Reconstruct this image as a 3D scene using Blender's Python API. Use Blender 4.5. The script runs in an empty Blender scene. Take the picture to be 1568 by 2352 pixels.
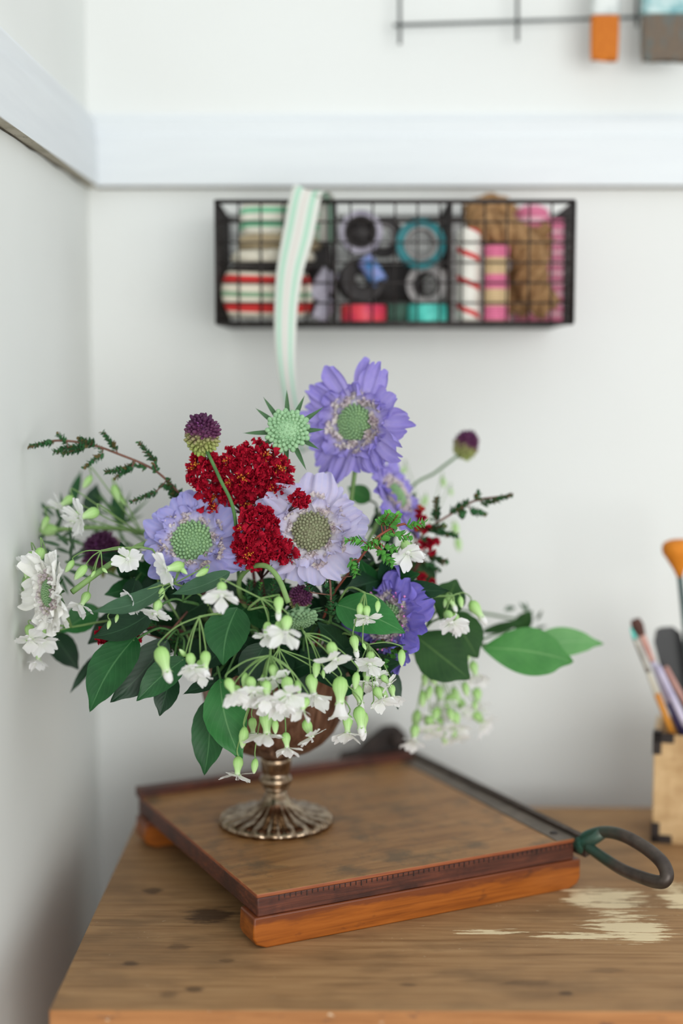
import bpy, math, random
from mathutils import Vector, Matrix, Euler
R = random.Random(7)
PI = math.pi
SC = bpy.context.scene
COL = SC.collection

# ------------------------------------------------------------------ camera
TZ = 0.80                      # height of the dresser top
F = 3300.0
PITCH = math.atan((1176 - 835) / F)
YAW = math.atan(16 / F)
CAM = Vector((0, 0, TZ + 0.49))
cd = bpy.data.cameras.new('camera'); cam = bpy.data.objects.new('camera', cd); COL.objects.link(cam)
cam.location = CAM; cam.rotation_euler = (PI / 2 - PITCH, 0, YAW)
cd.sensor_fit = 'HORIZONTAL'; cd.lens = 50; cd.sensor_width = 50 * 1568 / F
cd.clip_start = 0.05; cd.clip_end = 50
cd.dof.use_dof = True; cd.dof.focus_distance = 1.245; cd.dof.aperture_fstop = 1.4
SC.camera = cam
# ------------------------------------------------------------------ world, window light, exposure
w = bpy.data.worlds.new('world'); SC.world = w; w.use_nodes = True
wn = w.node_tree.nodes['Background']; wn.inputs[0].default_value = (0.93, 0.97, 1.0, 1); wn.inputs[1].default_value = 1.0
def area(name, loc, target, sx, sy, power, colr):
    l = bpy.data.lights.new(name, 'AREA'); l.shape = 'RECTANGLE'; l.size = sx; l.size_y = sy
    l.energy = power; l.color = colr
    o = bpy.data.objects.new(name, l); COL.objects.link(o); o.location = loc
    o.rotation_euler = (Vector(target) - Vector(loc)).to_track_quat('-Z', 'Y').to_euler()
    return o
area('window_light', (1.2, -2.1, 1.22), (0, 1.6, 0.9), 2.3, 1.7, 70, (0.99, 1.0, 0.965))
SC.view_settings.view_transform = 'Standard'; SC.view_settings.look = 'None'
SC.view_settings.gamma = 1; SC.view_settings.exposure = 0.02; SC.view_settings.use_curve_mapping = False

ROT = Euler((PI / 2 - PITCH, 0, YAW)).to_matrix()
def ray(px, py): return ROT @ Vector(((px - 784) / F, -(py - 1176) / F, -1))
def at(px, py, Y):
    d = ray(px, py); return CAM + d * (Y / d.y)
def atz(px, py, z):
    d = ray(px, py); return CAM + d * ((z - CAM.z) / d.z)
def px2m(n, Y): return n * Y / F

# ------------------------------------------------------------------ materials
def lin(c):
    r = []
    for x in c[:3]:
        x = x / 255.0
        r.append(x / 12.92 if x <= 0.04045 else ((x + 0.055) / 1.055) ** 2.4)
    return (r[0], r[1], r[2], 1)
class NT:
    def __init__(s, name):
        m = bpy.data.materials.new(name); m.use_nodes = True
        s.m = m; s.t = m.node_tree; s.n = s.t.nodes; s.b = s.n['Principled BSDF']
    def new(s, typ, **kw):
        n = s.n.new(typ)
        for k, v in kw.items(): setattr(n, k, v)
        return n
    def link(s, a, b): s.t.links.new(a, b)
    def tex(s, kind='Object'): return s.new('ShaderNodeTexCoord').outputs[kind]
    def mapping(s, vec, scale=(1, 1, 1), loc=(0, 0, 0), rot=(0, 0, 0)):
        n = s.new('ShaderNodeMapping'); s.link(vec, n.inputs[0])
        n.inputs['Scale'].default_value = scale; n.inputs['Location'].default_value = loc; n.inputs['Rotation'].default_value = rot
        return n.outputs[0]
    def noise(s, vec, scale, detail=4, rough=0.55, dist=0.0):
        n = s.new('ShaderNodeTexNoise'); s.link(vec, n.inputs['Vector'])
        n.inputs['Scale'].default_value = scale; n.inputs['Detail'].default_value = detail
        n.inputs['Roughness'].default_value = rough; n.inputs['Distortion'].default_value = dist
        return n.outputs[0]
    def ramp(s, fac, stops):
        n = s.new('ShaderNodeValToRGB'); s.link(fac, n.inputs[0]); e = n.color_ramp.elements
        while len(e) > 1: e.remove(e[-1])
        e[0].position = stops[0][0]; e[0].color = lin(stops[0][1])
        for p, c in stops[1:]:
            k = e.new(p); k.color = lin(c)
        return n.outputs[0]
    def framp(s, fac, a, b, v0=0, v1=1):
        n = s.new('ShaderNodeMapRange'); s.link(fac, n.inputs[0])
        n.inputs[1].default_value = a; n.inputs[2].default_value = b; n.inputs[3].default_value = v0; n.inputs[4].default_value = v1
        return n.outputs[0]
    def mix(s, fac, a, b, mode='MIX'):
        n = s.new('ShaderNodeMix', data_type='RGBA', blend_type=mode)
        if isinstance(fac, (int, float)): n.inputs[0].default_value = fac
        else: s.link(fac, n.inputs[0])
        for i, x in ((6, a), (7, b)):
            if isinstance(x, tuple): n.inputs[i].default_value = lin(x)
            else: s.link(x, n.inputs[i])
        return n.outputs[2]
    def math(s, op, a, b=0.0):
        n = s.new('ShaderNodeMath', operation=op)
        for i, x in ((0, a), (1, b)):
            if isinstance(x, (int, float)): n.inputs[i].default_value = x
            else: s.link(x, n.inputs[i])
        return n.outputs[0]
    def sep(s, vec):
        n = s.new('ShaderNodeSeparateXYZ'); s.link(vec, n.inputs[0]); return n.outputs
    def blob(s, vec, c, r):      # 1 in the middle of an ellipse, 0 at its rim, negative outside
        m = s.mapping(vec, (1 / r[0], 1 / r[1], 0), (-c[0] / r[0], -c[1] / r[1], 0))
        n = s.new('ShaderNodeVectorMath', operation='LENGTH'); s.link(m, n.inputs[0])
        return s.math('SUBTRACT', 1.0, n.outputs['Value'])
    def bump(s, h, strength=0.3, dist=0.001):
        n = s.new('ShaderNodeBump'); s.link(h, n.inputs['Height'])
        n.inputs['Strength'].default_value = strength; n.inputs['Distance'].default_value = dist
        s.link(n.outputs[0], s.b.inputs['Normal'])
    def fin(s, color, rough=0.6, metal=0.0, spec=0.5, transl=0.0):
        if isinstance(color, tuple): s.b.inputs['Base Color'].default_value = lin(color)
        else: s.link(color, s.b.inputs['Base Color'])
        if isinstance(rough, (int, float)): s.b.inputs['Roughness'].default_value = rough
        else: s.link(rough, s.b.inputs['Roughness'])
        s.b.inputs['Metallic'].default_value = metal
        s.b.inputs['Specular IOR Level'].default_value = spec
        if transl > 0:
            t = s.new('ShaderNodeBsdfTranslucent'); mx = s.new('ShaderNodeMixShader'); mx.inputs[0].default_value = transl
            if isinstance(color, tuple): t.inputs[0].default_value = lin(color)
            else: s.link(color, t.inputs[0])
            s.link(s.b.outputs[0], mx.inputs[1]); s.link(t.outputs[0], mx.inputs[2])
            s.link(mx.outputs[0], s.n['Material Output'].inputs[0])
        return s.m
MATS = {}
def plain(name, c1, c2=None, rough=0.6, scale=60, metal=0, spec=0.4, transl=0, bump=0):
    if name in MATS: return MATS[name]
    t = NT(name)
    if c2 is None: c2 = tuple(max(0, x * 0.9) for x in c1)
    nz = t.noise(t.tex(), scale, 3)
    colr = t.ramp(nz, [(0.35, c1), (0.68, c2)])
    if bump: t.bump(nz, bump, 0.001)
    MATS[name] = t.fin(colr, rough, metal, spec, transl); return MATS[name]
def petal_mat(name, base, mid, tip, vein, transl=0.3, rough=0.75):
    t = NT(name); uv = t.sep(t.tex('UV'))
    n1 = t.noise(t.tex(), 260, 3)
    v = t.math('ADD', uv[1], t.math('MULTIPLY', t.math('SUBTRACT', n1, 0.5), 0.35))
    c = t.ramp(v, [(0.08, base), (0.5, mid), (0.95, tip)])
    wv = t.math('SINE', t.math('MULTIPLY', uv[0], 46.0))
    c = t.mix(t.framp(wv, 0.3, 1, 0, 0.28), c, vein)
    n2 = t.noise(t.tex(), 90, 2)
    c = t.mix(t.framp(n2, 0.5, 0.7, 0, 0.35), c, vein)
    return t.fin(c, rough, 0, 0.2, transl)
def leaf_mat(name, c1, c2, rib, rough=0.46, transl=0.12, spec=0.32):
    t = NT(name); uv = t.sep(t.tex('UV'))
    nz = t.noise(t.tex(), 45, 3)
    c = t.ramp(nz, [(0.3, c1), (0.7, c2)])
    au = t.math('ABSOLUTE', t.math('SUBTRACT', uv[0], 0.5))
    c = t.mix(t.framp(au, 0.0, 0.03, 0.75, 0), c, rib)
    side = t.math('SINE', t.math('MULTIPLY', t.math('SUBTRACT', uv[1], t.math('MULTIPLY', au, 0.7)), 56.0))
    c = t.mix(t.framp(side, 0.85, 1.0, 0, 0.10), c, rib)
    t.bump(side, 0.05, 0.0006)
    return t.fin(c, rough, 0, spec, transl)

def wall_mat(name, c1, c2):
    t = NT(name); tc = t.tex()
    n = t.noise(tc, 3.0, 3); n2 = t.noise(tc, 240, 2)
    t.bump(n2, 0.05, 0.001)
    return t.fin(t.ramp(n, [(0.3, c1), (0.7, c2)]), 0.75, 0, 0.25)
m_wall = wall_mat('white_wall_paint', (225, 226, 223), (229, 231, 229))
m_wall_left = wall_mat('left_wall_paint', (226, 228, 224), (231, 233, 229))
def trim_mat():
    t = NT('trim_paint'); tc = t.tex()
    n = t.noise(t.mapping(tc, (2, 2, 30)), 3.0, 3)
    return t.fin(t.ramp(n, [(0.3, (219, 223, 226)), (0.7, (225, 229, 231))]), 0.42, 0, 0.4)
m_trim = trim_mat()
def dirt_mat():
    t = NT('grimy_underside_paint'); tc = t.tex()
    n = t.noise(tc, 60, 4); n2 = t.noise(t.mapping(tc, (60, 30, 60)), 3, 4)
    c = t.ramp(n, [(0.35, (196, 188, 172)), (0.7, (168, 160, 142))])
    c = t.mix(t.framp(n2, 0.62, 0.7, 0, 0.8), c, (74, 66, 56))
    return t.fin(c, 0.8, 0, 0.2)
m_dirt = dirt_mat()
m_seam = plain('seam_grime_and_shadow', (92, 84, 70), (50, 45, 38), 0.9, 90)
m_floor = plain('dark_floorboards', (62, 50, 38), (46, 38, 30), 0.6, 6)

def table_mat():
    t = NT('worn_pine'); tc = t.tex()
    g = t.noise(t.mapping(tc, (3, 60, 60)), 3.0, 6, 0.6, 0.6)
    g2 = t.noise(t.mapping(tc, (6, 14, 14)), 2.0, 4)
    c = t.ramp(g, [(0.28, (134, 98, 62)), (0.5, (162, 124, 84)), (0.75, (180, 143, 100))])
    c = t.mix(t.framp(g2, 0.45, 0.68, 0, 0.7), c, (116, 88, 60))
    fine = t.noise(t.mapping(tc, (8, 420, 420)), 2.0, 3)
    c = t.mix(t.framp(fine, 0.55, 0.8, 0, 0.4), c, (104, 78, 52))
    def P(px, py): return atz(px, py, TZ)
    def rad(px, py, rx, ry):
        a = P(px - rx, py); b = P(px + rx, py); u = P(px, py - ry); v = P(px, py + ry)
        return ((b - a).length / 2, (u - v).length / 2)
    wob = t.noise(t.mapping(tc, (14, 60, 60)), 2.2, 5, 0.65)
    wobs = t.math('SUBTRACT', wob, 0.5)
    for (px, py, rx, ry, s) in [(480, 2102, 70, 22, 1), (350, 2046, 24, 8, 0.8), (300, 2212, 26, 7, .8), (405, 2173, 32, 10, .5), (445, 2273, 24, 9, .8), (520, 2206, 20, 5, .5), (1300, 2281, 22, 6, .8), (940, 2262, 26, 6, .6), (1215, 2258, 70, 9, .5), (385, 2285, 30, 10, .5), (1400, 2230, 60, 7, .4)]:
        p = P(px, py); m = t.math('ADD', t.blob(tc, p, rad(px, py, rx, ry)), t.math('MULTIPLY', wobs, 2.2))
        c = t.mix(t.framp(m, 0.0, 0.45, 0, 0.85 * s), c, (62, 44, 32))
    st = t.noise(t.mapping(tc, (9, 95, 95)), 2.0, 6, 0.7)
    sts = t.math('SUBTRACT', st, 0.5)
    for (px, py, rx, ry) in [(1400, 2068, 120, 40), (1440, 2128, 130, 36), (1560, 2060, 60, 40), (1330, 2150, 150, 14), (1130, 2140, 100, 9), (1330, 2060, 50, 30), (1480, 2150, 80, 22)]:
        p = P(px, py); m = t.math('ADD', t.blob(tc, p, rad(px, py, rx, ry)), t.math('MULTIPLY', sts, 3.6))
        c = t.mix(t.framp(m, 0.36, 0.5, 0, 0.95), c, (232, 212, 172))
    sp = t.noise(t.mapping(tc, (60, 110, 60)), 2.4, 2)
    sp2 = t.noise(t.mapping(tc, (4, 5, 4)), 2.4, 2)
    c = t.mix(t.math('MULTIPLY', t.framp(sp, 0.72, 0.76, 0, 0.75), t.framp(sp2, 0.45, 0.6, 0, 1)), c, (206, 186, 154))
    t.bump(g, 0.25, 0.0012)
    return t.fin(c, 0.58, 0, 0.3)
m_table = table_mat()
def edge_mat():
    t = NT('pale_pine_edge'); tc = t.tex()
    g = t.noise(t.mapping(tc, (4, 60, 90)), 3.0, 6, 0.6, 0.4)
    c = t.ramp(g, [(0.3, (150, 98, 56)), (0.6, (178, 122, 74)), (0.8, (190, 140, 92))])
    n = t.noise(t.mapping(tc, (22, 40, 70)), 2.0, 4)
    c = t.mix(t.framp(n, 0.62, 0.68, 0, 0.7), c, (76, 60, 58))
    n = t.noise(t.mapping(tc, (30, 40, 50), (3, 1, 2)), 2.0, 3)
    c = t.mix(t.framp(n, 0.66, 0.7, 0, 0.75), c, (226, 208, 178))
    return t.fin(c, 0.55, 0, 0.3)
m_edge = edge_mat()
def wood(name, c1, c2, c3, sc=(60, 4, 60), rough=0.45, stain=None, spec=0.4):
    t = NT(name); tc = t.tex()
    g = t.noise(t.mapping(tc, sc), 2.5, 6, 0.6, 0.4)
    c = t.ramp(g, [(0.3, c1), (0.52, c2), (0.75, c3)])
    if stain:
        n = t.noise(t.mapping(tc, (16, 16, 16)), 1.4, 5, 0.6)
        c = t.mix(t.framp(n, 0.5, 0.66, 0, 0.85), c, stain)
        n = t.noise(t.mapping(tc, (60, 34, 20), (2, 5, 1)), 1.2, 4, 0.6)
        c = t.mix(t.framp(n, 0.6, 0.72, 0, 0.5), c, stain)
    t.bump(g, 0.3, 0.0008)
    return t.fin(c, rough, 0, spec)
m_board = wood('walnut_board_top', (128, 88, 50), (158, 114, 68), (174, 130, 82), (5, 34, 30), 0.5, (104, 82, 56))
m_band = wood('dark_stained_edge', (56, 30, 24), (86, 46, 34), (122, 66, 44), (6, 40, 120), 0.42, (50, 28, 24))
m_line = wood('orange_edge_line', (116, 60, 36), (146, 80, 48), (160, 96, 58), (6, 40, 90), 0.42)
def foot_mat():
    t = NT('orange_varnished_wood'); tc = t.tex()
    g = t.noise(t.mapping(tc, (5, 40, 90)), 2.5, 6, 0.6, 0.4)
    c = t.ramp(g, [(0.3, (122, 62, 16)), (0.55, (158, 86, 26)), (0.8, (174, 102, 40))])
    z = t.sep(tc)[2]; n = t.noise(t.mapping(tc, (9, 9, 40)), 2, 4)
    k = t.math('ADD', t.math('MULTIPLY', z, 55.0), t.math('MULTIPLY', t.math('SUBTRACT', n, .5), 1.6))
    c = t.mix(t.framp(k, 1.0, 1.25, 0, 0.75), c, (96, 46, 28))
    n2 = t.noise(t.mapping(tc, (20, 20, 40), (4, 1, 3)), 1.5, 4)
    c = t.mix(t.framp(n2, 0.64, 0.74, 0, 0.7), c, (70, 36, 24))
    return t.fin(c, 0.35, 0, 0.45)
m_foot = foot_mat()
m_iron = plain('rusty_iron', (88, 76, 68), (64, 52, 46), 0.5, 70, 0.55, 0.5, 0, 0.4)
def patina_mat():
    t = NT('iron_with_green_patina'); tc = t.tex()
    n = t.noise(tc, 50, 4)
    c = t.ramp(n, [(0.35, (62, 54, 50)), (0.7, (92, 82, 74))])
    d = t.new('ShaderNodeVectorMath', operation='LENGTH'); t.link(tc, d.inputs[0])
    k = t.math('ADD', d.outputs['Value'], t.math('MULTIPLY', t.math('SUBTRACT', n, .5), 0.05))
    c = t.mix(t.framp(k, 0.012, 0.055, 0.85, 0), c, (40, 92, 78))
    t.bump(n, 0.4, 0.0006)
    return t.fin(c, 0.42, 0.5, 0.5)
m_patina = patina_mat()
m_blade = plain('worn_grey_steel', (104, 92, 80), (74, 64, 54), 0.45, 50, 0.4)
m_blackiron = plain('black_cast_iron', (44, 38, 36), (60, 50, 46), 0.55, 60, 0.3)
def silver_mat():
    t = NT('silver_painted_reflections'); tc = t.tex()
    n = t.noise(t.mapping(tc, (60, 60, 60)), 2, 4)
    c = t.ramp(n, [(0.35, (186, 168, 146)), (0.6, (128, 106, 84)), (0.8, (82, 64, 52))])  # brown tones paint reflections of the board and darker room into the silver
    return t.fin(c, t.framp(n, 0.3, 0.7, 0.12, 0.3), 1.0, 0.5)
m_silver = silver_mat()
def bowl_mat():
    t = NT('silver_bowl_painted_reflections'); tc = t.tex()
    n = t.noise(t.mapping(tc, (90, 90, 14)), 2, 4)
    c = t.ramp(n, [(0.3, (170, 138, 120)), (0.62, (122, 92, 78)), (0.8, (80, 58, 50))])  # brownish reflection painted into the bowl's own colour
    return t.fin(c, 0.36, 0.85, 0.5)
m_bowl = bowl_mat()
m_wire = plain('dark_wire', (58, 52, 50), (40, 36, 36), 0.5, 40, 0.5)
m_gridwire = plain('grey_wire', (108, 112, 112), (88, 92, 92), 0.45, 40, 0.5)

# petals and leaves
m_blue = petal_mat('blue_scabiosa_petal', (226, 218, 234), (184, 180, 228), (164, 164, 222), (196, 180, 222))
m_pale = petal_mat('pale_lavender_petal', (236, 230, 234), (214, 208, 232), (198, 194, 230), (220, 206, 226))
m_violet = petal_mat('violet_petal', (216, 202, 230), (146, 132, 216), (126, 116, 210), (162, 144, 220))
m_brightblue = petal_mat('bright_lilac_petal', (220, 212, 236), (178, 166, 228), (158, 146, 222), (186, 168, 228))
m_cream = petal_mat('cream_white_petal', (240, 242, 222), (251, 250, 245), (253, 252, 250), (244, 242, 234))
m_white = petal_mat('white_campion_petal', (246, 250, 238), (254, 253, 253), (255, 254, 255), (252, 250, 252), 0.42)
m_floret = petal_mat('cream_floret', (236, 234, 206), (238, 232, 224), (230, 218, 224), (206, 180, 192))
m_red = petal_mat('crimson_petal', (104, 4, 24), (168, 6, 38), (194, 18, 50), (116, 4, 28), 0.25)
m_stamen = plain('orange_stamen', (214, 140, 40), (180, 84, 24), 0.7)
m_pinkst = plain('pink_stamen', (214, 130, 190), (190, 110, 180), 0.7)
m_dome = plain('green_seed_buds', (150, 186, 134), (128, 164, 122), 0.7, 200, transl=0.1)
m_domegrey = plain('grey_green_seed_buds', (150, 156, 122), (124, 120, 96), 0.8, 300)
m_domebright = plain('mint_green_seed_buds', (164, 202, 158), (136, 178, 134), 0.7, 200, transl=0.1)
m_bract = leaf_mat('dark_green_bract', (64, 104, 66), (86, 122, 84), (90, 60, 60), 0.6)
m_stem = plain('pale_green_stem', (138, 170, 104), (112, 148, 84), 0.6, 60, transl=0.1)
m_stemdark = plain('mid_green_stem', (86, 128, 70), (66, 104, 56), 0.6, 60)
m_twig = plain('reddish_brown_twig', (124, 84, 70), (98, 68, 58), 0.7, 80)
def calyx_mat():
    t = NT('lime_calyx'); tc = t.tex(); uv = t.sep(t.tex('UV'))
    wv = t.math('SINE', t.math('MULTIPLY', uv[0], 62.8))
    c = t.ramp(uv[1], [(0.0, (140, 188, 96)), (0.35, (180, 222, 138)), (0.8, (204, 236, 170)), (1.0, (236, 244, 220))])
    c = t.mix(t.framp(wv, 0.5, 1, 0, 0.25), c, (140, 194, 96))
    return t.fin(c, 0.55, 0, 0.35, 0.2)
m_calyx = calyx_mat()
m_leaf = leaf_mat('camellia_leaf', (26, 74, 36), (36, 92, 46), (84, 132, 84))
m_leafmid = leaf_mat('green_camellia_leaf', (34, 98, 42), (46, 118, 54), (100, 150, 92))
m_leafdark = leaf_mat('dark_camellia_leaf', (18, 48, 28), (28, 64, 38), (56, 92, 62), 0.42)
m_leafgrey = leaf_mat('greyish_camellia_leaf', (52, 88, 62), (66, 102, 74), (96, 130, 100), 0.45)
m_leafbright = leaf_mat('bright_round_leaf', (62, 128, 58), (78, 146, 70), (120, 170, 104), 0.5, 0.25)
m_leafpale = leaf_mat('pale_round_leaf', (98, 158, 92), (116, 172, 106), (140, 186, 128), 0.5, 0.3)
m_leafolive = leaf_mat('deep_olive_leaf', (30, 66, 28), (44, 84, 36), (86, 120, 62), 0.55, 0.15, .2)
m_tiny = leaf_mat('tiny_dark_leaf', (44, 96, 58), (66, 112, 66), (96, 130, 80), 0.55)
m_tinyrust = leaf_mat('tiny_rusty_leaf', (120, 84, 48), (72, 104, 60), (130, 96, 60), 0.6)
m_tinybright = leaf_mat('tiny_bright_leaf', (82, 156, 66), (108, 182, 84), (140, 196, 104), 0.5, 0.25)
m_needle = leaf_mat('narrow_grey_green_leaf', (66, 98, 72), (88, 118, 88), (110, 136, 104), 0.55)
def allium_mat():
    t = NT('allium_buds'); tc = t.tex()
    z = t.sep(tc)[2]; n = t.noise(tc, 120, 3)
    k = t.math('ADD', t.math('MULTIPLY', z, 42.0), t.math('MULTIPLY', t.math('SUBTRACT', n, .5), 1.1))
    c = t.ramp(t.framp(k, -0.7, 0.6), [(0.0, (152, 172, 84)), (0.44, (150, 146, 98)), (0.62, (104, 52, 86)), (1.0, (74, 28, 66))])
    return t.fin(c, 0.6, 0, 0.35)
m_allium = allium_mat()

# ------------------------------------------------------------------ mesh helpers
class MB:
    def __init__(s): s.v = []; s.f = []; s.uv = []; s.mi = []; s.cur = 0
    def vert(s, p, uv=(0.5, 0.5)): s.v.append(tuple(p)); s.uv.append(uv); return len(s.v) - 1
    def face(s, idx): s.f.append(tuple(idx)); s.mi.append(s.cur)
    def grid(s, nu, nv, fn, closed=False):
        b = len(s.v)
        for j in range(nv + 1):
            for i in range(nu + (0 if closed else 1)):
                u = i / nu; v = j / nv; s.vert(fn(u, v), (u, v))
        n = nu if closed else nu + 1
        for j in range(nv):
            for i in range(nu):
                a = b + j * n + i; c = b + j * n + (i + 1) % n if closed else a + 1
                s.face((a, c, c + n, a + n))
        return s
    def tube(s, pts, rad, n=8, cap=True):
        pts = [Vector(p) for p in pts]; m = len(pts)
        if not isinstance(rad, (list, tuple)): rad = [rad] * m
        t0 = (pts[1] - pts[0]).normalized()
        up = Vector((0, 0, 1)) if abs(t0.z) < 0.9 else Vector((1, 0, 0))
        nr = t0.cross(up).normalized(); b = len(s.v)
        for k in range(m):
            t = (pts[min(k + 1, m - 1)] - pts[max(k - 1, 0)])
            if t.length < 1e-9: t = t0.copy()
            t.normalize()
            nr = nr - t * nr.dot(t)
            if nr.length < 1e-6: nr = t.orthogonal()
            nr.normalize(); bn = t.cross(nr)
            for i in range(n):
                a = 2 * PI * i / n
                s.vert(pts[k] + (nr * math.cos(a) + bn * math.sin(a)) * rad[k], (i / n, k / (m - 1)))
        for k in range(m - 1):
            for i in range(n):
                a = b + k * n + i; c = b + k * n + (i + 1) % n
                s.face((a, c, c + n, a + n))
        if cap:
            s.face([b + i for i in range(n)][::-1]); s.face([b + (m - 1) * n + i for i in range(n)])
        return s
    def lathe(s, prof, n=32, c=(0, 0, 0), mod=None, cap=True):
        b = len(s.v); m = len(prof)
        for k, (r, z) in enumerate(prof):
            for i in range(n):
                a = 2 * PI * i / n; rr = r if mod is None else mod(r, z, a, k)
                dz = 0
                if isinstance(rr, tuple): rr, dz = rr
                s.vert((c[0] + rr * math.cos(a), c[1] + rr * math.sin(a), c[2] + z + dz), (i / n, k / (m - 1)))
        for k in range(m - 1):
            for i in range(n):
                a = b + k * n + i; d = b + k * n + (i + 1) % n
                s.face((a, d, d + n, a + n))
        if cap:
            s.face([b + i for i in range(n)][::-1]); s.face([b + (m - 1) * n + i for i in range(n)])
        return s
    def ball(s, c, r, nu=8, nv=6, M=None):
        c = Vector(c); r = (r, r, r) if isinstance(r, (int, float)) else r
        b = len(s.v)
        for j in range(nv + 1):
            th = PI * j / nv
            for i in range(nu):
                a = 2 * PI * i / nu
                p = Vector((r[0] * math.sin(th) * math.cos(a), r[1] * math.sin(th) * math.sin(a), r[2] * math.cos(th)))
                if M is not None: p = M @ p
                s.vert(c + p, (i / nu, j / nv))
        for j in range(nv):
            for i in range(nu):
                a = b + j * nu + i; d = b + j * nu + (i + 1) % nu
                s.face((a, a + nu, d + nu, d))
        return s
    def box(s, lo, hi, M=None):
        b = len(s.v)
        for z in (lo[2], hi[2]):
            for x, y in ((lo[0], lo[1]), (hi[0], lo[1]), (hi[0], hi[1]), (lo[0], hi[1])):
                p = Vector((x, y, z))
                if M is not None: p = M @ p
                s.vert(p)
        for q in ((0, 3, 2, 1), (4, 5, 6, 7), (0, 1, 5, 4), (1, 2, 6, 5), (2, 3, 7, 6), (3, 0, 4, 7)): s.face([b + k for k in q])
        return s
    def add(s, o, M):
        b = len(s.v)
        for p, u in zip(o.v, o.uv): s.vert(M @ Vector(p), u)
        for f, m in zip(o.f, o.mi): s.f.append(tuple(b + k for k in f)); s.mi.append(m)
        return s
    def data(s, name, mats, smooth=True):
        me = bpy.data.meshes.new(name); me.from_pydata(s.v, [], s.f)
        if not isinstance(mats, (list, tuple)): mats = [mats]
        for m in mats: me.materials.append(m)
        ul = me.uv_layers.new(name='UVMap'); uv = s.uv
        li = [l.vertex_index for l in me.loops]
        for k, vi in enumerate(li): ul.data[k].uv = uv[vi]
        for p, mi in zip(me.polygons, s.mi): p.material_index = mi; p.use_smooth = smooth
        me.update(); return me
def even(prof, n=40):
    z0, z1 = prof[0][1], prof[-1][1]; out = []
    for i in range(n + 1):
        z = z0 + (z1 - z0) * i / n
        for (ra, za), (rb, zb) in zip(prof, prof[1:]):
            if za - 1e-9 <= z <= zb + 1e-9: out.append((ra + (rb - ra) * (z - za) / max(1e-9, zb - za), z)); break
    return out
WM = {}
def root(name, label, cat, loc, group=None, rot=None):
    o = bpy.data.objects.new(name, None); COL.objects.link(o); o.empty_display_size = 0.02
    M = Matrix.Translation(loc) if rot is None else Matrix.Translation(loc) @ rot
    o.matrix_basis = M; WM[o.name] = M
    o['label'] = label; o['category'] = cat
    if group: o['group'] = group
    return o
def part(name, data, parent, M=None, label=None):
    """link mesh data as a child; M is its world matrix"""
    o = bpy.data.objects.new(name, data); COL.objects.link(o)
    M = M or Matrix.Identity(4)
    o.parent = parent; o.matrix_basis = WM[parent.name].inverted() @ M; WM[o.name] = M
    if label: o['label'] = label
    return o
def single(name, data, label, cat, M=None, group=None):
    o = bpy.data.objects.new(name, data); COL.objects.link(o); o.matrix_basis = M or Matrix.Identity(4); WM[o.name] = o.matrix_basis.copy()
    o['label'] = label; o['category'] = cat
    if group: o['group'] = group
    return o
def struct(name, data):
    o = bpy.data.objects.new(name, data); COL.objects.link(o); o['kind'] = 'structure'; WM[o.name] = Matrix.Identity(4); return o
def bevel(o, w, seg=2):
    m = o.modifiers.new('bevel', 'BEVEL'); m.width = w; m.segments = seg; m.limit_method = 'ANGLE'; m.angle_limit = 0.7
    for p in o.data.polygons: p.use_smooth = True
    o.data.set_sharp_from_angle(angle=0.6)
    return o
def frame(pos, z, roll=0.0, x=None, scale=1.0):
    z = Vector(z).normalized(); x = Vector(x) if x is not None else (Vector((1, 0, 0)) if abs(z.x) < 0.9 else Vector((0, 1, 0)))
    x = (x - z * x.dot(z)).normalized(); y = z.cross(x)
    M = Matrix((x, y, z)).transposed().to_4x4() @ Matrix.Rotation(roll, 4, 'Z')
    return Matrix.Translation(pos) @ M @ Matrix.Scale(scale, 4)
def bez(a, b, c, d, n=12):
    out = []
    for i in range(n + 1):
        t = i / n; s = 1 - t
        out.append(a * s ** 3 + b * 3 * s * s * t + c * 3 * s * t * t + d * t ** 3)
    return out
def spline(pts, n=8):
    pts = [Vector(p) for p in pts]; out = []
    for i in range(len(pts) - 1):
        p0 = pts[max(i - 1, 0)]; p1 = pts[i]; p2 = pts[i + 1]; p3 = pts[min(i + 2, len(pts) - 1)]
        for k in range(n):
            t = k / n
            out.append(0.5 * ((2 * p1) + (p2 - p0) * t + (2 * p0 - 5 * p1 + 4 * p2 - p3) * t * t + (3 * p1 - p0 - 3 * p2 + p3) * t ** 3))
    out.append(pts[-1]); return out

# ------------------------------------------------------------------ room
WY = 1.655                                            # back wall
WX = at(203, 432, WY).x                               # left wall
b = MB().box((WX - 0.1, WY, 0), (3.2, WY + 0.1, 2.5)); struct('wall_back', b.data('wall_back', m_wall, False))
b = MB().box((WX - 0.1, -1.6, 0), (WX, WY, 2.5)); struct('wall_left', b.data('wall_left', m_wall_left, False))
b = MB().box((WX - 0.1, -1.6, -0.05), (3.2, WY + 0.1, 0)); struct('floor', b.data('floor', m_floor, False))
zt0 = at(500, 430, WY).z; zt1 = at(700, 262, WY).z
T = 0.013
def trim_profile():
    h = zt1 - zt0
    return [(0, 0), (T, 0), (T, h * .66), (T - 0.0022, h * .675), (T - 0.0022, h * .90), (T - .006, h * .93), (T - .0085, h), (0, h)]
def trim_back():
    m = MB(); P = trim_profile(); n = len(P)
    for x0f in (0, 1):
        for (t, z) in P:
            x = WX + t if x0f == 0 else 3.2
            m.vert((x, WY - t, zt0 + z))
    for i in range(n):
        j = (i + 1) % n; m.cur = 1 if i == 0 else 0; m.face((i, j, n + j, n + i))
    m.cur = 0
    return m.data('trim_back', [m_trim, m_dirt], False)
struct('trim_back', trim_back())
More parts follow.
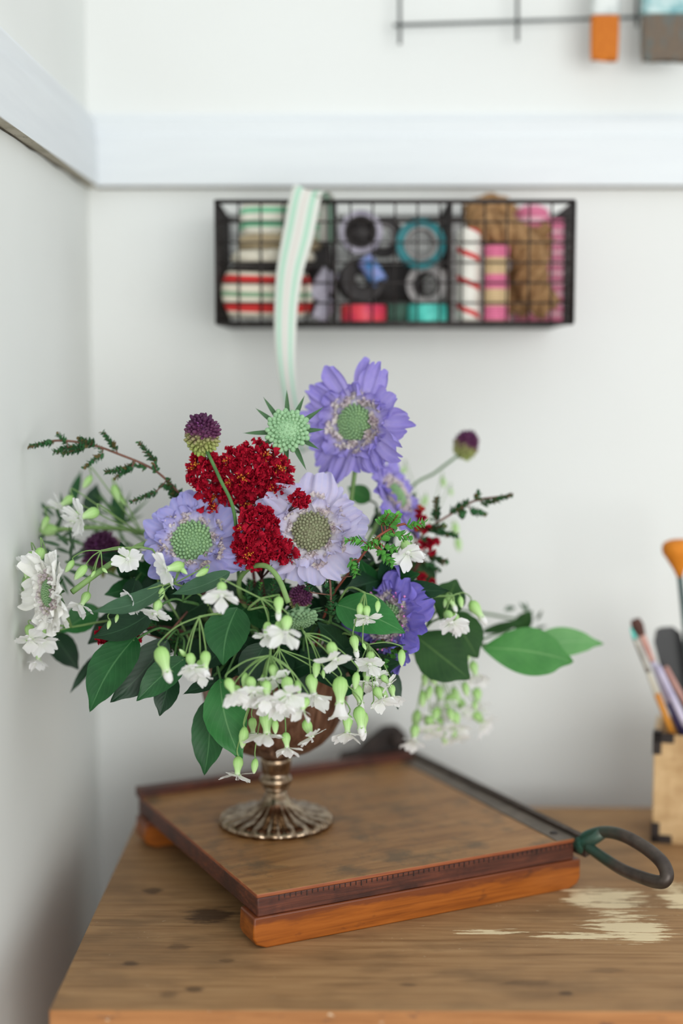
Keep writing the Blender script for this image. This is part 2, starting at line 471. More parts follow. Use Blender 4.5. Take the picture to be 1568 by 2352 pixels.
def trim_left():
    m = MB(); P = trim_profile(); n = len(P)
    for (t, z) in P: m.vert((WX + t, -1.6, zt0 + z))
    for (t, z) in P: m.vert((WX + t, WY - t, zt0 + z))
    for i in range(n):
        j = (i + 1) % n; m.cur = 1 if i == 0 else 0; m.face((i, j, n + j, n + i))
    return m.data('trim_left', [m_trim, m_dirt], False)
struct('trim_left', trim_left())
sm = MB(); pts = []
for i in range(60):
    y = WY - 0.004 - i * 0.03; pts.append(Vector((WX + 0.0006, y, zt0 - 0.0004 + 0.0005 * math.sin(i * 1.7))))
sm.tube(pts, [0.0006 + 0.0009 * abs(math.sin(i * 2.3) * math.sin(i * .7)) for i in range(60)], 6)
pts = [Vector((WX + 0.01 + i * 0.05, WY - 0.0005, zt0 - 0.0006)) for i in range(40)]
sm.tube(pts, 0.0012, 6)  # dark tube drawn as the shadow line beneath the back trim
struct('trim_seam', sm.data('trim_seam', m_seam))

# ------------------------------------------------------------------ dresser
TX0 = atz(112, 2320, TZ).x; TY0 = atz(112, 2320, TZ).y; TY1 = atz(1300, 1853, TZ).y; TX1 = 1.35
troot = root('pine_dresser', 'worn stripped pine dresser with paint splashes on its top, standing in the corner', 'dresser', ((TX0 + TX1) / 2, (TY0 + TY1) / 2, 0))
def prism_top():
    m = MB(); m.box((TX0, TY0, TZ - 0.036), (TX1, TY1, TZ))
    m.mi = [1, 0, 1, 1, 1, 1]
    return m.data('dresser_top', [m_table, m_edge], False)
bevel(part('dresser_top', prism_top(), troot), 0.0016, 2)
bevel(part('carcass', MB().box((TX0 + .03, TY0 + .03, 0.09), (TX1 - .03, TY1 - .015, TZ - .036)).data('carcass', m_edge, False), troot), 0.003)
for k, x0 in enumerate((TX0 + .07, TX0 + .80)):
    for z0 in (.14, .35, .56):
        d = part('drawer', MB().box((x0, TY0 + .018, z0), (x0 + .68, TY0 + .034, z0 + .18)).data('drawer', m_edge, False), troot); bevel(d, .003)
        part('knob', MB().ball((x0 + .34, TY0 + .004, z0 + .09), .018, 12, 8).data('knob', m_edge), d)
for x in (TX0 + .03, TX1 - .09):
    for y in (TY0 + .03, TY1 - .08):
        part('leg', MB().box((x, y, 0), (x + .06, y + .06, .09)).data('leg', m_edge, False), troot)

# ------------------------------------------------------------------ guillotine paper cutter
BH = 0.0475
FL = atz(590, 2055, TZ + BH); FR = atz(1320, 1926, TZ + BH); BL = atz(300, 1826, TZ + BH)
ex = (FR - FL); LX = ex.length; ex.normalize(); ey = Vector((-ex.y, ex.x, 0)); LY = (BL - FL).dot(ey)
BM = Matrix.Translation((FL.x, FL.y, TZ)) @ Matrix((ex, ey, Vector((0, 0, 1)))).transposed().to_4x4()
LY = min(LY, 0.385)
cr = root('paper_cutter', 'old wooden guillotine paper cutter with iron blade arm, lying askew on the pine dresser', 'paper cutter', BM @ Vector((LX / 2, LY / 2, 0)))
PT = 0.020                                          # plank thickness
d = MB(); d.box((0, 0, BH - .0035), (LX, LY, BH)); o = part('board_top', d.data('board_top', [m_board, m_line], False), cr, BM); o.data.polygons
for p in o.data.polygons: p.material_index = 0 if abs(p.normal.z) > .5 else 1
bevel(o, 0.0008)
o = part('plank_edge', MB().box((.0006, .0006, BH - PT), (LX - .0006, LY - .0006, BH - .0034)).data('plank_edge', m_band, False), cr, BM); bevel(o, .001)
tick = MB()
for i in range(58):
    x = .02 + i * .0052
    tick.box((x, -.0001, BH - .0036 - (.0034 if i % 5 else .0048)), (x + .0006, .0008, BH - .0040))
part('ruler_marks', tick.data('ruler_marks', m_blackiron, False), cr, BM)
def foot(y0, y1):
    m = MB(); x0, x1 = -.004, LX + .006; z1 = BH - PT
    pts = [(x0 + .001, z1), (x0, .010), (x0 + .003, .004), (x0 + .012, 0), (x1 - .012, 0), (x1 - .003, .004), (x1, .010), (x1, z1)]
    n = len(pts)
    for y in (y0, y1):
        for (x, z) in pts: m.vert((x, y, z))
    m.face(list(range(n))); m.face([n + i for i in range(n)][::-1])
    for i in range(n): j = (i + 1) % n; m.face((j, i, n + i, n + j))
    return m.data('foot_bar', m_foot, False)
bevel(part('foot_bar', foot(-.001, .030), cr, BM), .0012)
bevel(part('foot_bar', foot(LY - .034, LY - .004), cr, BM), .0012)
bevel(part('back_rail', MB().box((-.002, LY - .014, BH - .002), (LX * .985, LY + .002, BH + .0085)).data('back_rail', m_band, False), cr, BM), .0015)
# steel strip and blade arm on the right edge
bevel(part('steel_strip', MB().box((LX - .020, .001, BH - .001), (LX + .0012, LY - .015, BH + .0008)).data('steel_strip', m_blade, False), cr, BM), .0004)
am = MB(); nA = 14; secs = []
for i in range(nA + 1):
    v = i / nA; y = LY + .015 - v * (LY + .03); hgt = .012 + .004 * math.sin(PI * v)
    secs.append((y, hgt))
for (y, hg) in secs:
    for (x, z) in ((LX + .0015, BH + .004), (LX + .0065, BH + .005), (LX + .0065, BH - hg), (LX + .0015, BH - hg - .002)): am.vert((x, y, z))
for i in range(nA):
    for k in range(4): a = i * 4 + k; c2 = i * 4 + (k + 1) % 4; am.face((a, a + 4, c2 + 4, c2))
am.face((0, 1, 2, 3)); am.face([nA * 4 + k for k in (3, 2, 1, 0)])
blade = part('blade_arm', am.data('blade_arm', m_iron, False), cr, BM)
part('screw', MB().ball((LX - .010, .020, BH + .001), (.004, .004, .0012), 12, 6).data('screw', m_blackiron), cr, BM)
# loop handle
hp = []
BMi = BM.inverted()
def hpt(px, py, s):   # point in the vertical plane of the arm: s = distance in front of the board
    Y = (BM @ Vector((LX + .004, -s, 0))).y
    return at(px, py, Y)
loop = [(1338, 1940, .004), (1345, 1922, .008), (1385, 1911, .024), (1430, 1919, .044), (1480, 1946, .066), (1516, 1976, .084), (1530, 2002, .095), (1528, 2020, .098), (1512, 2026, .094), (1475, 2016, .078), (1430, 1998, .058), (1385, 1970, .034), (1350, 1945, .014)]
lp = [hpt(*q) for q in loop]
HB = lp[0]
lps = spline(lp, 6)
hr = [px2m(12, 1.3) + px2m(4, 1.3) * math.sin(PI * i / (len(lps) - 1)) for i in range(len(lps))]
m = MB().tube([p - HB for p in lps], hr, 14)
m.ball((0, 0, 0), (.008, .008, .010), 12, 8)
s0 = BM @ Vector((LX + .004, .03, BH - .004)) - HB; m.tube([s0, Vector((0, 0, 0)), lp[2] - HB], [.0055, .0075, .006], 12)
part('handle', m.data('handle', m_patina), cr, Matrix.Translation(HB), 'iron loop handle with green patina near the blade')
# rear hinge
hx = LX - .012
m = MB()
pr = [(-.075, 0), (-.07, .012), (-.05, .014), (-.04, .022), (-.018, .036), (-.002, .036), (.008, .026), (.012, .008), (.012, -.03), (-.075, -.01)]
n = len(pr)
for y in (LY + .003, LY + .015):
    for (x, z) in pr: m.vert((hx + x, y, BH + z))
m.face(list(range(n))); m.face([n + i for i in range(n)][::-1])
for i in range(n): j = (i + 1) % n; m.face((j, i, n + i, n + j))
m.tube([Vector((hx - .008, LY - .008, BH + .022)), Vector((hx - .008, LY + .02, BH + .022))], .007, 14)
bevel(part('hinge', m.data('hinge', m_blackiron, False), cr, BM), .002)

# ------------------------------------------------------------------ silver compote
VB = atz(634, 1890, TZ + BH)
vr = root('compote_vase', 'footed silver compote with fluted bowl, standing on the paper cutter', 'vase', VB)
VM = Matrix.Translation(VB)
k_ = VB.y / F
def flute(n, amp, z0, z1, sharp=1):
    def f(r, z, a, k):
        t = max(0, min(1, (z - z0) / (z1 - z0)))
        return r * (1 + amp * t * (abs(math.sin(n * a / 2)) ** sharp - .5))
    return f
foot_prof = [(.050, 0), (.0535, .0004), (.0545, .0018), (.0545, .0038), (.0525, .0062), (.050, .0078), (.0455, .0092), (.040, .0100), (.033, .0115), (.026, .0140), (.0200, .0175), (.0155, .0215), (.0125, .0260), (.0105, .0305), (.0097, .0340)]
def fm(r, z, a, k):
    t = min(1, max(0, (r - .010) / .03))
    e = abs(math.sin(11 * a)) ** .7
    return (r * (1 + .045 * (e - .5) * t), (.0022 * (e - .5) * math.sin(PI * min(1, z / .012)) if z < .012 else .0018 * (e - .5) * t))
part('foot', MB().lathe(foot_prof, 132, mod=fm).data('foot', m_silver), vr, VM)
knop = [(.0097, .033), (.0118, .0342), (.0125, .0355), (.0112, .0368), (.0140, .0385), (.0158, .0415), (.0160, .0440), (.0145, .0468), (.0128, .0485), (.0132, .0510), (.0142, .0560), (.0150, .0610), (.0153, .0640), (.0142, .0660), (.0120, .0672), (.0125, .069), (.016, .0705)]
part('stem', MB().lathe(knop, 48).data('stem', m_silver), vr, VM)
bowl = [(.010, .0695), (.024, .0705), (.036, .0745), (.047, .082), (.056, .092), (.0625, .104), (.067, .118), (.070, .132), (.072, .146), (.0745, .156), (.077, .162), (.078, .164), (.0765, .1645), (.072, .158), (.069, .144), (.066, .122), (.060, .102), (.050, .088), (.034, .0785), (.015, .0745)]
part('bowl', MB().lathe(bowl, 144, mod=lambda r, z, a, k: r * (1 + (.03 if k < 12 else 0) * (abs(math.sin(24 * a)) - .5) * min(1, r / .04))).data('bowl', m_bowl), vr, VM)

# ------------------------------------------------------------------ flower helpers
def ins(k=None, z=None):
    a = R.uniform(0, 2 * PI); r = R.uniform(0, .03)
    return VB + Vector((r * math.cos(a), r * math.sin(a), .09 + R.uniform(0, .02)))
NECK = VB + Vector((0, 0, .165))
def stem_pts(head, back, n=14, bulge=0.05):
    """curve from the inside of the bowl to a head; back = direction in which the stem leaves the head"""
    a = ins(); L = (head - a).length
    lip = NECK + Vector((max(-.055, min(.055, (head.x - NECK.x) * .4)), max(-.045, min(.045, (head.y - NECK.y) * .4)), -.01))
    mid = lip + Vector((0, 0, min(.03, L * .2)))
    return spline([a, lip, (mid * .5 + head * .5) + back * L * .12 + Vector((0, 0, bulge * L)), head], n // 2)
def petal(L, Wd, lobes=3, ruf=.12, cup=.2, notch=.0, seed=0, nu=12, nv=8, base=.22, droop=.0, tipround=.5):
    rr = random.Random(seed); ph = rr.uniform(0, 6); ph2 = rr.uniform(0, 6); k1 = rr.uniform(5, 8)
    le = [rr.uniform(.86, 1.06) for _ in range(lobes + 1)]
    m = MB()
    def fn(u, v):
        s = 2 * u - 1
        wv = base + (1 - base) * math.sin(min(1, v * 1.3) * PI / 2) ** 1.1
        if v > .62: wv *= math.sqrt(max(0, 1 - (.3 + tipround * .35) * ((v - .62) / .38) ** 2))
        lob = abs(math.cos(lobes * PI * u / 1.0 - PI * .5)) ** .4 if lobes else 1
        end = (1 - tipround * abs(s) ** 3.4) * (1 - notch * (1 - lob) * (1 - s ** 4)) * (le[0] * (1 - u) + le[-1] * u + .05 * math.sin(7 * u + ph))
        y = L * v * (1 - (1 - end) * v ** 1.5)
        x = s * Wd * .5 * wv
        z = ruf * L * v ** 1.4 * (math.sin(k1 * s + ph) * .6 + math.sin(k1 * 1.9 * s + ph2 + 3 * v) * .35)
        z += cup * L * (v ** 1.5) * (.35 + .65 * s * s) - droop * L * v ** 2
        return (x, y, z)
    m.grid(nu, nv, fn); return m
def scabiosa(label, px, py, Y, Rpx, nrm, m_pet, m_dm=m_dome, nout=11, seed=1, group='scabiosa blooms', ringw=1.0, stamens=None, stem_r=.0021, domesc=1.0, back=None, gaps=(), stempath=None, squash=1.0, wr=(.62, .86), lr=(.74, .98)):
    rr = random.Random(seed)
    P = at(px, py, Y); n = Vector(nrm).normalized(); Rm = px2m(Rpx, Y)
    M0 = frame(P, n)
    pts = stempath if stempath else stem_pts(P - n * Rm * .16, back if back is not None else -n)
    rt = root('scabiosa_flower', label, 'flower', pts[0], group)
    part('stem', MB().tube(pts, stem_r, 8).data('stem', m_stem), rt)
    for k in range(nout):
        if k in gaps: continue
        a = 2 * PI * (k + rr.uniform(-.22, .22)) / nout
        L = Rm * rr.uniform(*lr) * squash; Wd = Rm * rr.uniform(*wr)
        pm = petal(L, Wd, rr.choice((2, 3, 3)), rr.uniform(.07, .15), rr.uniform(-.1, .15), rr.uniform(.04, .15), rr.randint(0, 9999), 18, 10, tipround=.16)
        Mx = Matrix.Rotation(a - PI / 2, 4, 'Z') @ Matrix.Translation((0, Rm * .2, -Rm * .04 * (k % 2))) @ Matrix.Rotation(rr.uniform(-.10, .32), 4, 'X') @ Matrix.Rotation(rr.uniform(-.3, .3), 4, 'Y')
        part('petal', pm.data('petal', m_pet), rt, M0 @ Mx)
    ni = nout - 1
    for k in range(ni):
        a = 2 * PI * (k + .5 + rr.uniform(-.3, .3)) / ni
        L = Rm * rr.uniform(.30, .44); Wd = Rm * rr.uniform(.34, .5)
        pm = petal(L, Wd, 3, rr.uniform(.16, .3), rr.uniform(.1, .4), rr.uniform(.15, .3), rr.randint(0, 9999), 10, 6)
        Mx = Matrix.Rotation(a - PI / 2, 4, 'Z') @ Matrix.Translation((0, Rm * .36, Rm * .05)) @ Matrix.Rotation(rr.uniform(.15, .6), 4, 'X') @ Matrix.Rotation(rr.uniform(-.4, .4), 4, 'Y')
        part('inner_petal', pm.data('inner_petal', m_pet), rt, M0 @ Mx)
    fr = MB(); dr = .30 * Rm * domesc
    for k in range(62):
        a = 2 * PI * k * .381966; q = dr * (1.04 + .45 * ringw * (k % 3) / 2) * rr.uniform(.95, 1.06)
        base = Vector((q * math.cos(a), q * math.sin(a), Rm * .06 + rr.uniform(0, .03) * Rm))
        out = Vector((math.cos(a), math.sin(a), rr.uniform(.4, 1.6))).normalized()
        sz = Rm * rr.uniform(.07, .105)
        for j in range(4):
            pm = petal(sz * rr.uniform(.9, 1.5), sz * 1.1, 1, .2, .5, 0, rr.randint(0, 999), 4, 3)
            fr.add(pm, frame(base, out) @ Matrix.Rotation(j * PI / 2 + rr.uniform(-.4, .4), 4, 'Z') @ Matrix.Rotation(.7, 4, 'X'))
    part('floret_ring', fr.data('floret_ring', m_floret), rt, M0)
    dm = MB(); N = 110
    dm.ball((0, 0, Rm * .02), (dr * .97, dr * .97, dr * .50), 16, 10)
    for k in range(N):
        q = math.sqrt((k + .5) / N); a = k * 2.399963
        zz = dr * .52 * math.sqrt(max(0, 1 - q * q * .93)) + Rm * .02
        s = dr * (.072 + .03 * q)
        p = Vector((dr * q * math.cos(a), dr * q * math.sin(a), zz))
        dm.ball(p, (s, s, s * 1.25), 6, 5, frame((0, 0, 0), Vector((p.x * .6, p.y * .6, dr * .5))).to_3x3())
    part('seed_head', dm.data('seed_head', m_dm), rt, M0)
    cx = MB()
    for k in range(9):
        a = 2 * PI * k / 9; pm = petal(Rm * .42, Rm * .12, 0, .03, .1, 0, k, 4, 6, tipround=.9)
        cx.add(pm, Matrix.Rotation(a, 4, 'Z') @ Matrix.Translation((0, Rm * .04, -Rm * .12)) @ Matrix.Rotation(-.15, 4, 'X'))
    cx.ball((0, 0, -Rm * .1), (Rm * .14, Rm * .14, Rm * .1), 10, 6)
    part('bracts', cx.data('bracts', m_bract), rt, M0)
    if stamens:
        st = MB()
        for k in range(34):
            a = rr.uniform(0, 2 * PI); q = dr * rr.uniform(.6, 1.9)
            p = Vector((q * math.cos(a), q * math.sin(a), Rm * .08)); e = p + Vector((p.x * .3, p.y * .3, Rm * rr.uniform(.12, .26)))
            st.tube([p, e], Rm * .008, 4); st.ball(e, Rm * .026, 6, 4)
        part('stamens', st.data('stamens', stamens), rt, M0)
    return rt

def leafmesh(base, tip, width, nrm=None, fold=.18, droop=.08, side=0.0, nu=10, nv=26, serr=.018, fat=.42, tipsharp=1.0):
    """an elliptic leaf with a drawn-out tip between two world points"""
    m = MB(); ax = tip - base; L = ax.length; ax.normalize()
    nrm = Vector(nrm) if nrm is not None else Vector((0, -1, .45))
    nrm = (nrm - ax * nrm.dot(ax)).normalized(); sd = ax.cross(nrm)
    def wf(v):
        a = math.sin(PI * v ** (math.log(.5) / math.log(fat))) if v < 1 else 0
        w_ = max(0, a) ** .85
        if v > .8: w_ = w_ * (1 - .25 * tipsharp * math.sin((v - .8) / .2 * PI))
        return w_
    def fn(u, v):
        s = 2 * u - 1
        wd = width * .5 * wf(v) * (1 + serr * (2 * abs(math.sin(v * 62)) - 1) * (abs(s) > .9))
        p = base + ax * (L * v) + sd * (s * wd + side * L * math.sin(PI * v))
        p += nrm * (fold * abs(s) ** 1.4 * wd - droop * L * (v * v) + droop * L * .9 * math.sin(PI * v * .5) * .6 + .012 * L * math.sin(v * 9 + s * 2) * abs(s))
        return p
    m.grid(nu, nv, fn); return m
def branch(label, leaves, group='camellia leaf branches', name='camellia_branch', node=None, smat=None):
    """leaves: (bx,by,bY, tx,ty,tY, width_px, material, normal, kwargs)"""
    L0 = leaves[0]; nd = at(*node) if node else at(L0[0], L0[1], L0[2])
    pts = stem_pts(nd, Vector((0, 0, 0)), 10, .04)
    rt = root(name, label, 'leaf branch', pts[0], group)
    tw = MB().tube(pts, .0016, 6)
    for lf in leaves:
        bp = at(lf[0], lf[1], lf[2]); tp = at(lf[3], lf[4], lf[5])
        if (bp - nd).length > .002:
            mid = (bp + nd) / 2 + Vector((0, 0, .004)) - (tp - bp) * .05
            tw.tube(spline([nd, mid, bp + (tp - bp) * .06], 4), .0011, 6)
        kw = lf[9] if len(lf) > 9 else {}
        lm = leafmesh(bp, tp, px2m(lf[6], (lf[2] + lf[5]) / 2), lf[8] if len(lf) > 8 else None, **kw)
        part('leaf', lm.data('leaf', lf[7]), rt)
    part('stem', tw.data('stem', smat or m_stemdark), rt)
    return rt

# campion-like florets: origin at the top of the calyx, hanging down -Z, unit = calyx length
def calyx_data():
    m = MB()
    prof = [(.03, .02), (.12, -.01), (.24, -.12), (.295, -.30), (.285, -.46), (.22, -.62), (.165, -.78), (.155, -.92), (.175, -1.0)]
    m.lathe(prof, 14, mod=lambda r, z, a, k: r * (1 + .05 * math.cos(5 * a)))
    for k in range(5):
        a = 2 * PI * k / 5
        m.add(petal(.16, .14, 0, 0, .1, 0, k, 3, 3, tipround=.9), Matrix.Rotation(a, 4, 'Z') @ Matrix.Translation((0, .15, -.96)) @ Matrix.Rotation(-.9, 4, 'X'))
    return m.data('calyx', m_calyx)
def corolla_data(seed, spread):
    rr = random.Random(seed); m = MB()
    for k in range(5):
        a = 2 * PI * k / 5 + rr.uniform(-.2, .2)
        pm = petal(rr.uniform(.86, 1.08), rr.uniform(.8, 1.0), 2, rr.uniform(.02, .06), rr.uniform(-.15, .2), rr.uniform(.10, .2), rr.randint(0, 9999), 16, 9, base=.14, tipround=.3)
        m.add(pm, Matrix.Rotation(a, 4, 'Z') @ Matrix.Translation((0, .10, -1.0)) @ Matrix.Rotation(-(1 - spread) * 1.3 + rr.uniform(-.35, .35), 4, 'X') @ Matrix.Rotation(rr.uniform(-.3, .3), 4, 'Y'))
    m.lathe([(.13, -.9), (.15, -1.03), (.10, -1.08)], 10)
    for k in range(5):
        a = rr.uniform(0, 6.28); m.tube([(0.04 * math.cos(a), .04 * math.sin(a), -1), (.1 * math.cos(a), .1 * math.sin(a), -1.28)], .012, 4); m.ball((.1 * math.cos(a), .1 * math.sin(a), -1.29), .028, 5, 4)
    return m.data('corolla', m_white)
def tip_data(seed):
    rr = random.Random(seed); m = MB()
    m.lathe([(.15, -.9), (.165, -1.05), (.17, -1.18), (.13, -1.34), (.04, -1.44)], 10, mod=lambda r, z, a, k: r * (1 + .14 * math.sin(5 * a + z * 5)))
    return m.data('furled_petals', m_white)
def bell_data():
    m = MB(); m.lathe([(.14, -.85), (.16, -1.0), (.2, -1.25), (.27, -1.42), (.34, -1.5)], 20, mod=lambda r, z, a, k: r * (1 + .09 * math.cos(5 * a)), cap=False)
    for k in range(5):
        m.add(petal(.28, .36, 2, .1, .1, .2, k, 8, 5, base=.6, tipround=.4), Matrix.Rotation(2 * PI * k / 5, 4, 'Z') @ Matrix.Translation((0, .28, -1.48)) @ Matrix.Rotation(-.6, 4, 'X'))
    return m.data('corolla', m_white)
def budcalyx_data():
    m = MB(); m.lathe([(.02, .02), (.11, -.02), (.21, -.2), (.24, -.42), (.2, -.64), (.12, -.86), (.03, -1.0)], 12, mod=lambda r, z, a, k: r * (1 + .06 * math.cos(5 * a)))
    return m.data('bud', m_calyx)
D_CAL = calyx_data(); D_COR = [corolla_data(i, s) for i, s in enumerate((.8, .6, .5, .92, .42, .7))]
D_TIP = [tip_data(i) for i in range(2)]; D_BELL = bell_data(); D_BUD = budcalyx_data()
FRC = [0]
def spray(label, node, florets, Y, group='white campion sprays', via=None, stem_r=.0008, name='campion_spray', mids=None):
    """florets: (calyx_px, calyx_py, petal_px, petal_py, kind, size, dY, toward)"""
    nd = at(node[0], node[1], Y + (node[2] if len(node) > 2 else 0))
    pts = stem_pts(nd, Vector((0, 0, 0)), 10, .05)
    if via: pts = pts[:-4] + [at(q[0], q[1], Y + q[2]) for q in via] + [nd]; pts = spline(pts[::2] + [nd] if len(pts) > 8 else pts, 4)
    rt = root(name, label, 'flower spray', pts[0], group)
    sm_ = MB().tube(pts, stem_r * 1.3, 6)
    for fl in florets:
        cx, cy, qx, qy, kind, size = fl[:6]; dY = fl[6] if len(fl) > 6 else 0; tw = (fl[7] if len(fl) > 7 else 0.0) + .3
        Yc = Y + dY; c = at(cx, cy, Yc); q = at(qx, qy, Yc)
        dv = q - c
        ln = px2m(size, Yc)
        if dv.length < ln * .15: dv = Vector((0, 0, -1)) * ln * .2
        dr = dv.normalized() + Vector((0, -tw, 0)); dr.normalize()
        top = c - dr * ln * .45
        FRC[0] += 1; i = FRC[0]
        M = frame(top, -dr, i * 1.9, scale=ln)
        if kind == 'bud': part('bud', D_BUD, rt, M)
        else:
            cal = part('calyx', D_CAL, rt, M)
            if kind == 'open': part('corolla', D_COR[i % 6], cal, M)
            elif kind == 'tip': part('furled_petals', D_TIP[i % 2], cal, M)
            elif kind == 'bell': part('corolla', D_BELL, cal, M)
        up = -dr
        mid = nd * .45 + top * .55 + Vector((0, 0, .25 * (nd - top).length)) * (.6 if top.z < nd.z else .2)
        sm_.tube(spline([nd, mid, top + up * .003 * 0 + Vector((0, 0, .1 * (nd - top).length)), top], 4), stem_r * .75, 5)
    part('stem', sm_.data('stem', m_stem), rt)
    return rt

# ------------------------------------------------------------------ bouquet: scabiosas
scabiosa('lavender blue scabiosa with green centre, left of the red clusters, facing the viewer', 443, 1246, 1.265, 122, (-.12, -.88, .42), m_blue, seed=3, nout=12, domesc=1.3)
scabiosa('pale lavender scabiosa with faded grey-green centre, right of the red clusters', 716, 1222, 1.262, 128, (-.05, -.9, .25), m_pale, m_domegrey, seed=11, nout=13, domesc=1.16, ringw=1.5)
scabiosa('tallest lilac blue scabiosa, standing highest at the top of the bouquet', 818, 972, 1.33, 136, (-.46, -.85, .12), m_brightblue, seed=21, nout=13, domesc=1.02, wr=(.42, .66), lr=(.68, .98), back=Vector((.2, .2, -1)))
scabiosa('lilac scabiosa turned away right below the tallest bloom', 905, 1140, 1.37, 100, (.72, -.35, .5), m_brightblue, seed=31, nout=11, back=Vector((-.2, .2, -1)))
scabiosa('deep violet scabiosa with pink stamens, seen side-on at right above the white flowers', 893, 1418, 1.28, 118, (-.58, -.78, .18), m_violet, seed=41, nout=12, stamens=m_pinkst, back=Vector((.1, .3, -.5)))
wst = spline([ins(), at(470, 1420, 1.34), at(430, 1290, 1.33), at(345, 1248, 1.28), at(262, 1290, 1.25), at(165, 1360, 1.225)], 6)
scabiosa('creamy white scabiosa seen edge-on at the far left, on a thick pale stem', 118, 1362, 1.222, 104, (-.82, -.56, .04), m_cream, seed=51, nout=12, stem_r=.0026, stempath=wst, domesc=1.0)

# spiky green seed heads
def seedhead(label, px, py, Y, Rpx, nrm, stempath=None, spikes=12, seed=1, mat=m_domebright, spl=2.15, back=None, sr=.0016):
    rr = random.Random(seed); P = at(px, py, Y); n = Vector(nrm).normalized(); Rm = px2m(Rpx, Y); M0 = frame(P, n)
    pts = stempath or stem_pts(P - n * Rm * .4, back or Vector((0, 0, -1)))
    rt = root('scabiosa_seed_head', label, 'seed head', pts[0], 'green scabiosa seed heads')
    part('stem', MB().tube(pts, sr, 8).data('stem', m_stem), rt)
    dm = MB(); dm.ball((0, 0, -Rm * .1), (Rm * .9, Rm * .9, Rm * .55), 16, 10); N = 85
    for k in range(N):
        q = math.sqrt((k + .5) / N); a = k * 2.399963; s = Rm * (.07 + .10 * q ** 3)
        p = Vector((Rm * q * math.cos(a), Rm * q * math.sin(a), Rm * .48 * math.sqrt(max(0, 1 - q * q * .95)) - Rm * .06))
        dm.ball(p, (s, s, s * 1.3), 7, 5, frame((0, 0, 0), Vector((p.x, p.y, Rm * .5))).to_3x3())
    part('seed_buds', dm.data('seed_buds', mat), rt, M0)
    for k in range(spikes):
        a = 2 * PI * (k + rr.uniform(-.2, .2)) / spikes
        lm = leafmesh(Vector((0, 0, 0)), Vector((0, Rm * rr.uniform(.75, 1.15) * spl * .62, Rm * rr.uniform(-.1, .25))), Rm * .25, (0, 0, 1), fold=.6, droop=-.14, serr=0, nu=4, nv=10, fat=.25)
        part('bract', lm.data('bract', m_bract), rt, M0 @ Matrix.Rotation(a, 4, 'Z') @ Matrix.Translation((0, Rm * .72, -Rm * .2)))
    return rt
seedhead('round mint green seed head with spiky bracts, left of the tallest lilac bloom', 660, 990, 1.272, 47, (.02, -.93, .3), seed=5)
dp = spline([ins(), at(575, 1420, 1.30), at(548, 1345, 1.275), at(570, 1306, 1.255), at(610, 1300, 1.235), at(640, 1330, 1.225), at(662, 1385, 1.22)], 6)
seedhead('nodding grey-green seed head on an arching thick stem in the middle of the bouquet', 688, 1420, 1.215, 38, (.25, -.55, -.75), stempath=dp, seed=6, mat=plain('dusty_green_seed_buds', (128, 158, 118), (104, 136, 100), .7, 200), sr=.0024, spl=2.0)

# alliums
def allium(label, px, py, Y, Rpx, up, stempath, seed=1, sr=.0016):
    rr = random.Random(seed); P = at(px, py, Y); Rm = px2m(Rpx, Y); M0 = frame(P, up)
    rt = root('allium_flower', label, 'flower', stempath[0], 'drumstick alliums')
    part('stem', MB().tube(stempath, sr, 8).data('stem', m_stemdark), rt)
    m = MB(); m.ball((0, 0, 0), (Rm * .82, Rm * .82, Rm * 1.02), 14, 10); N = 190
    for k in range(N):
        z = 1 - 2 * (k + .5) / N; q = math.sqrt(1 - z * z); a = k * 2.399963
        d_ = Vector((q * math.cos(a), q * math.sin(a), z)); p = Vector((d_.x * Rm * .92, d_.y * Rm * .92, d_.z * Rm * 1.12))
        p *= rr.uniform(.9, 1.08); s = Rm * rr.uniform(.08, .15); m.ball(p, (s, s, s * rr.uniform(1.2, 2.2)), 6, 5, frame((0, 0, 0), d_).to_3x3())
    part('flower_head', m.data('flower_head', m_allium), rt, M0)
    t = MB()
    for k in range(16):
        a = rr.uniform(0, 6.28); z = rr.uniform(.1, 1); q = math.sqrt(1 - z * z); d_ = Vector((q * math.cos(a), q * math.sin(a), z + .3)).normalized()
        t.add(petal(Rm * .28, Rm * .16, 0, .1, .3, 0, k, 3, 4, tipround=.9), frame((0, 0, 0), d_.orthogonal(), k).to_4x4() @ Matrix.Identity(4) if False else Matrix.Translation(Vector((d_.x * .95, d_.y * .95, d_.z * 1.1)) * Rm) @ d_.to_track_quat('Y', 'Z').to_matrix().to_4x4())
    part('open_petals', t.data('open_petals', plain('purple_petal', (132, 70, 130), (104, 48, 104), .7)), rt, M0)
    return rt
allium('purple-topped drumstick allium on a green stem in front of the red cluster', 465, 998, 1.262, 38, (.02, -.25, 1), [ins()] + spline([at(548, 1330, 1.29), at(538, 1180, 1.245), at(505, 1100, 1.245), at(472, 1030, 1.26)], 8), 3)
allium('small drumstick allium standing alone at upper right against the white wall', 1070, 1022, 1.46, 27, (.25, -.1, 1), [ins()] + spline([at(860, 1330, 1.42), at(935, 1135, 1.45), at(1000, 1085, 1.46), at(1062, 1038, 1.46)], 8), 4, .0014)
allium('dark purple allium half hidden among the left leaves', 238, 1272, 1.37, 44, (-.3, -.7, .6), [ins()] + spline([at(420, 1400, 1.38), at(330, 1320, 1.38), at(250, 1280, 1.375)], 8), 5)
allium('dark purple allium tucked in behind the nodding seed head', 690, 1372, 1.27, 26, (.1, -.7, .6), [ins()] + spline([at(660, 1480, 1.31), at(680, 1400, 1.28)], 8), 6)

